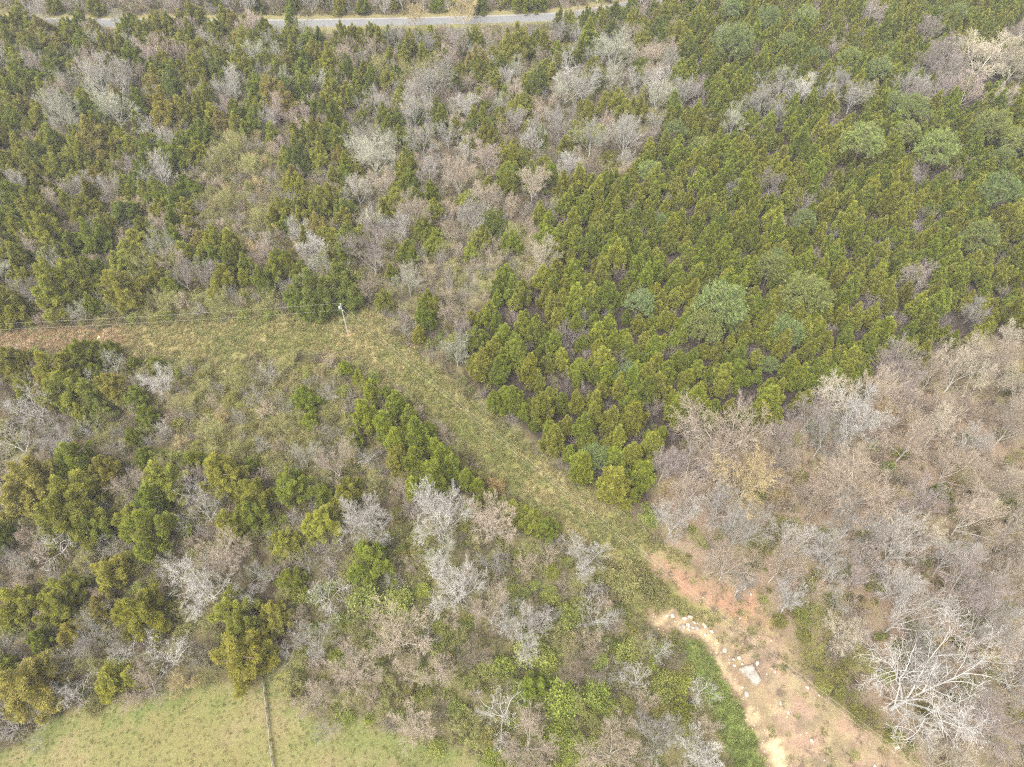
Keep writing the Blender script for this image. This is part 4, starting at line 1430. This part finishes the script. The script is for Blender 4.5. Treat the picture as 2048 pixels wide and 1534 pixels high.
# ------------------------------------------------------------------ scattered stuff through geometry nodes
def scatter(name, label, cat, protos, pts, rots, scl, idx):
    """protos: meshes with colours; one object whose points carry them"""
    co = bpy.data.collections.new(name + '_sources')
    for i, (me, c) in enumerate(protos):
        o = bpy.data.objects.new(f'{name}_source_{i:03d}', me)
        co.objects.link(o)
    me = bpy.data.meshes.new(name)
    me.vertices.add(len(pts))
    me.vertices.foreach_set('co', np.ascontiguousarray(pts, np.float32).ravel())
    a = me.attributes.new('turn', 'FLOAT_VECTOR', 'POINT')
    a.data.foreach_set('vector', np.ascontiguousarray(rots, np.float32).ravel())
    a = me.attributes.new('size', 'FLOAT_VECTOR', 'POINT')
    a.data.foreach_set('vector', np.ascontiguousarray(scl, np.float32).ravel())
    a = me.attributes.new('pick', 'INT', 'POINT')
    a.data.foreach_set('value', np.ascontiguousarray(idx, np.int32))
    a = me.attributes.new('tone', 'FLOAT_COLOR', 'POINT')
    tn = np.array([(*c, 1) for _, c in protos], np.float32)[np.asarray(idx)]
    a.data.foreach_set('color', np.ascontiguousarray(tn).ravel())
    ng = bpy.data.node_groups.new(name + '_spread', 'GeometryNodeTree')
    ng.interface.new_socket('Geometry', in_out='INPUT', socket_type='NodeSocketGeometry')
    ng.interface.new_socket('Geometry', in_out='OUTPUT', socket_type='NodeSocketGeometry')
    gi, go = ng.nodes.new('NodeGroupInput'), ng.nodes.new('NodeGroupOutput')
    iop = ng.nodes.new('GeometryNodeInstanceOnPoints')
    ci = ng.nodes.new('GeometryNodeCollectionInfo')
    ci.inputs['Collection'].default_value = co
    ci.inputs['Separate Children'].default_value = True
    ci.inputs['Reset Children'].default_value = True
    ng.links.new(gi.outputs[0], iop.inputs['Points'])
    ng.links.new(ci.outputs[0], iop.inputs['Instance'])
    iop.inputs['Pick Instance'].default_value = True

    def named(n, ty):
        x = ng.nodes.new('GeometryNodeInputNamedAttribute')
        x.data_type = ty
        x.inputs['Name'].default_value = n
        return x.outputs[0]
    ng.links.new(named('pick', 'INT'), iop.inputs['Instance Index'])
    e2r = ng.nodes.new('FunctionNodeEulerToRotation')
    ng.links.new(named('turn', 'FLOAT_VECTOR'), e2r.inputs[0])
    ng.links.new(e2r.outputs[0], iop.inputs['Rotation'])
    ng.links.new(named('size', 'FLOAT_VECTOR'), iop.inputs['Scale'])
    ng.links.new(iop.outputs[0], go.inputs[0])
    o = new_obj(name, me, None, (0, 0, 0))
    m = o.modifiers.new('spread', 'NODES')
    m.node_group = ng
    tag(o, label, cat, kind='stuff')
    return o


def joined_mesh(P, kd):
    if P['trunk'] is None:
        return P['crown']
    if 'both' not in P:
        import bmesh
        bm = bmesh.new()
        bm.from_mesh(P['crown'])
        n0 = len(bm.faces)
        bm.from_mesh(P['trunk'])
        bm.faces.ensure_lookup_table()
        mats = list(P['crown'].materials)
        tm = P['trunk'].materials[0]
        if tm not in mats:
            mats.append(tm)
        for f in bm.faces[n0:]:
            f.material_index = mats.index(tm)
        me = bpy.data.meshes.new('tree_mass')
        bm.to_mesh(me)
        bm.free()
        for m in mats:
            me.materials.append(m)
        P['both'] = me
    return P['both']


MASSNAME = {'C': ('cedar_forest', 'dense far cedars of the stand merging into one olive canopy', 'forest'), 'E': ('evergreen_woods', 'far evergreens merging into one canopy behind the nearer ones', 'forest'),
            'F': ('tall_bare_woods', 'further tall bare trees merging into the grey-tan wood', 'forest'), 'B': ('bare_woods', 'further bare treetops merging into one grey-tan mass', 'forest'), 'T': ('sapling_undergrowth', 'small twiggy growth filling gaps between the trees', 'undergrowth'),
            'L': ('budding_undergrowth', 'small budding growth filling gaps between the trees', 'undergrowth'), 'G': ('shrub_undergrowth', 'low leafy shrubs filling gaps between the trees', 'undergrowth'),
            'P': ('pine_woods', 'pines beyond the border of the cedar stand', 'forest'), 'D': ('dead_woods', 'dead trees beyond the border of the wood', 'forest')}
for kd in 'CEPBFDTLGS':
    ms = [t for t in mass if t['kind'] == kd]
    if not ms:
        continue
    keys, protos = {}, []
    idx = []
    for t in ms:
        k = (t['pr'], t['tone'])
        if k not in keys:
            keys[k] = len(protos)
            protos.append((joined_mesh(PROTO[kd][t['pr']], kd), TONE[t['tone']]))
        idx.append(keys[k])
    scatter(*MASSNAME[kd], protos, [(t['X'], t['Y'], t['z']) for t in ms], [(t['tilt'][0], t['tilt'][1], t['rot']) for t in ms],
            [(t['s'], t['s'], t['sz']) for t in ms], idx)


# low growth: tangled twigs, weeds and grass
def twig_clump(seed):
    rng = np.random.default_rng(700 + seed)
    s = Soup()
    for k in range(12):
        a = rng.random() * 6.28
        q = rng.random() * .5
        grow(rng, s, [math.cos(a) * q, math.sin(a) * q, -.05], unit(np.array([math.cos(a) * .7, math.sin(a) * .7, .75]) + rng.normal(0, .25, 3)), 1.1, .02, 1, SMALL)
    V, F, A = s.arrays()
    return mesh_np('twig_clump', V, F, M_BARK, A)


def leaf_clump(seed, n=26, m=17, L=.2, W=.11, r=.75, h=.6):
    rng = np.random.default_rng(720 + seed)
    a, q = rng.random(n) * 6.28, np.sqrt(rng.random(n)) * r
    C = np.stack([np.cos(a) * q, np.sin(a) * q, rng.random(n) * h * (1.1 - q / r * .7)], 1)
    V, F, A = blades(rng, C, np.tile([[0, 0, .8]], (n, 1)), m, L, W, .8, .12)
    return mesh_np('leaf_clump', V, F, M_LEAF, A)


def grass_tuft(seed, n=14, m=9, L=.36, W=.05, r=.55):
    rng = np.random.default_rng(740 + seed)
    a, q = rng.random(n) * 6.28, np.sqrt(rng.random(n)) * r
    C = np.stack([np.cos(a) * q, np.sin(a) * q, np.zeros(n)], 1)
    V, F, A = blades(rng, C, unit(np.tile([[.35, .1, .8]], (n, 1)) + rng.normal(0, .25, (n, 3))), m, L, W, .5, .05)
    return mesh_np('grass_tuft', V, F, M_GRASS, A)


TW = [twig_clump(i) for i in range(4)]
LC = [leaf_clump(i) for i in range(4)]
GT = [grass_tuft(i) for i in range(4)]


def field_points(n, reg=None):
    x, y = RNG.uniform(-190, 190, n), RNG.uniform(10, 285, n)
    px, py, _ = g2p(x, y)
    k = (px > -90) & (px < 2140) & (py > -50) & (py < 1600)
    return x[k], y[k], px[k], py[k]


def emit(name, label, cat, meshes, tones, x, y, ti, smin, smax, hmin=.8, hmax=1.2):
    """ti: index of the tone for every point"""
    protos = [(m, c) for c in tones for m in meshes]
    n = len(x)
    idx = ti * len(meshes) + RNG.integers(0, len(meshes), n)
    s = RNG.uniform(smin, smax, n)
    scatter(name, label, cat, protos, np.stack([x, y, ground_z(x, y)], 1), np.stack([RNG.normal(0, .1, n), RNG.normal(0, .1, n), RNG.random(n) * 6.28], 1),
            np.stack([s, s, s * RNG.uniform(hmin, hmax, n)], 1), idx)


x, y, px, py = field_points(60000)
c_, f_, s_, b_ = (poly_sd(x, y, P) for P in (CLEARING, FIELD, STAND, BAREWOOD))
k = (c_ < -.2) & (f_ < -.2) & (poly_sd(x, y, BANK) < -.3) & (line_d(x, y, ROAD_LINE) > 5.5) & ((poly_sd(x, y, BRUSHB) < 0) | (RNG.random(len(x)) < .4)) & ((s_ < 0) | (RNG.random(len(x)) < .25)) & ((b_ < 0) | (RNG.random(len(x)) < .3))
x, y, px, py, b_, s_ = x[k], y[k], px[k], py[k], b_[k], s_[k]
bot = poly_sd(x, y, BOTTOM) > -2
n1 = fbm(x, y, 9, 81)
leafy = RNG.random(len(x)) < np.where(bot, .14 + .4 * sm(n1, .4, .6), np.where(b_ > 0, .05 + .6 * sm(n1, .42, .6) * (py > 1000) * (px < 1950), .12 + .4 * sm(n1, .48, .62)))
ti = np.where(b_ > 0, RNG.choice([0, 1, 3], len(x)), RNG.choice([0, 1, 2, 3, 4], len(x)))
q = ~leafy
emit('twig_undergrowth', 'tangle of thin bare stems covering the woodland floor', 'undergrowth', TW, [(.25, .195, .12), (.21, .17, .135), (.23, .21, .155), (.15, .118, .075), (.2, .18, .085)], x[q], y[q], ti[q], .7, 1.5)
q = leafy
ti = np.where(bot, RNG.choice([0, 1, 2, 3], len(x)), RNG.choice([2, 3, 3, 4, 4, 0], len(x)))
emit('leafy_undergrowth', 'low green weeds and brambles between the trees', 'undergrowth', LC, [TONE['spring'], TONE['lime'], TONE['yellowolive'], TONE['oliveshrub'], (.20, .17, .07)], x[q], y[q], ti[q], .7, 1.5)

# rough grass of the cleared strip and the mown field
x, y, px, py = field_points(420000)
c_, f_ = poly_sd(x, y, CLEARING), poly_sd(x, y, FIELD)
soil = np.maximum(poly_sd(x, y, SOIL), poly_sd(x, y, SOIL2))
dd, rd = line_d(x, y, DITCH), line_d(x, y, RILL)
n1, n2 = fbm(x, y, 9, 10), fbm(x, y, 3, 20)
br = np.maximum(np.maximum(poly_sd(x, y, BRUSHA), poly_sd(x, y, BRUSHB)), poly_sd(x, y, BRUSHC))
k = ((c_ > -1.0) | (poly_sd(x, y, BANK) > -.6) | ((br > 0) & (RNG.random(len(x)) < .9))) & (dd > 1.5) & (rd > .9) & (np.hypot(x - POLE_BASE[0], y - POLE_BASE[1]) > .8) & (RNG.random(len(x)) < np.where(soil > -1, .03 + .12 * (n2 > .62), .9))
u = RNG.random(len(x))
gi = np.where(u < .15 + .55 * sm(n1, .4, .6), 1, 0)
gi = np.where((px < 250) & (RNG.random(len(x)) < .8), 2, gi)
gi = np.where((RNG.random(len(x)) < .5 * sm(n2, .5, .64)) & (px > 300), 3, gi)
gi = np.where((br > 0) & (c_ < 0), RNG.choice([6, 1, 6, 0], len(x)), gi)
gi = np.where(poly_sd(x, y, BANK) > -.3, 4, gi)
gi = np.where((soil > -1) & (gi != 4), RNG.choice([0, 3, 5], len(x)), gi)
emit('rough_grass', 'rough dry and green grass tufts on the cleared strip', 'grass', GT,
     [(.31, .268, .125), (.225, .22, .08), (.37, .272, .168), (.222, .228, .085), (.20, .232, .07), (.30, .23, .165), (.27, .25, .10)], x[k], y[k], gi[k], .6, 1.25)
k = (f_ > -.4) & (RNG.random(len(x)) < .5)
gi = np.where(RNG.random(len(x)) < .35 + .4 * sm(n1, .45, .6), 0, 1)
gi = np.where((RNG.random(len(x)) < sm(f_, 9, 1) * .7), 2, gi)
emit('field_grass', 'short yellow-green grass on the mown field', 'grass', GT, [(.27, .228, .11), (.225, .212, .085), (.17, .20, .06)], x[k], y[k], gi[k], .3, .5, .4, .7)

# dead brown brush lying on the track
x, y, px, py = field_points(60000)
sd = np.maximum(poly_sd(x, y, SOIL), poly_sd(x, y, SOIL2))
k = (sd > -.5) & (fbm(x, y, 4, 33) > .5) & (RNG.random(len(x)) < .9)
emit('dead_brush', 'low dead brown brush and stalks lying on the dirt track', 'brush', TW, [(.23, .165, .12), (.28, .215, .15), (.24, .2, .12)], x[k], y[k], RNG.integers(0, 3, int(k.sum())), .35, .75, .4, .8)

# loose stones along the track and ditch
x, y, px, py = field_points(260000)
sd = np.maximum(poly_sd(x, y, SOIL), poly_sd(x, y, SOIL2))
dd = line_d(x, y, DITCH)
k = ((sd > 0) & (RNG.random(len(x)) < .05)) | ((dd < 1.4) & (RNG.random(len(x)) < .5) & (fbm(x, y, 2, 9) > .42)) | ((line_d(x, y, RILL) < .8))
RM = [rock_mesh(300 + i, .5, .42, .3, m) for i, m in enumerate((M_ROCKW, M_ROCK, M_ROCKO, M_ROCKO))]
x, y = x[k], y[k]
emit('loose_gravel', 'scattered small pale stones on the track and ditch bed', 'gravel', RM, [(1, 1, 1)], x, y, np.zeros(len(x), int), .08, .34)

# ------------------------------------------------------------------ thin spring haze
hm = bpy.data.materials.new('haze_air')
hm.use_nodes = True
hn = hm.node_tree
hn.nodes.clear()
ho = hn.nodes.new('ShaderNodeOutputMaterial')
hv = hn.nodes.new('ShaderNodeVolumePrincipled')
hv.inputs['Color'].default_value = (.95, .96, 1.0, 1)
hv.inputs['Density'].default_value = .00024
hn.links.new(hv.outputs[0], ho.inputs['Volume'])
E = 2900.0
hV = np.array([(sx * E, sy * E, z) for z in (-2.5, 123.0) for sx, sy in ((-1, -1), (1, -1), (1, 1), (-1, 1))])
hF = np.array([(0, 3, 2, 1), (4, 5, 6, 7), (0, 1, 5, 4), (1, 2, 6, 5), (2, 3, 7, 6), (3, 0, 4, 7)])
tag(new_obj('haze', mesh_np('haze', hV, hF, hm)), 'thin pale haze softening the far woods', 'haze', kind='stuff')

for t in singles:
    if len(t['label'].split()) > 16:
        print('LONG', t['label'])
print('TREES', {k: sum(t['kind'] == k for t in TREES) for k in 'CEPBFDTLGS'}, 'singles', len(singles), 'labels', len({t['label'] for t in singles}))
print('LABELDUP', len(singles) - len({t['label'] for t in singles}), max(len(v) for v in buckets.values()))
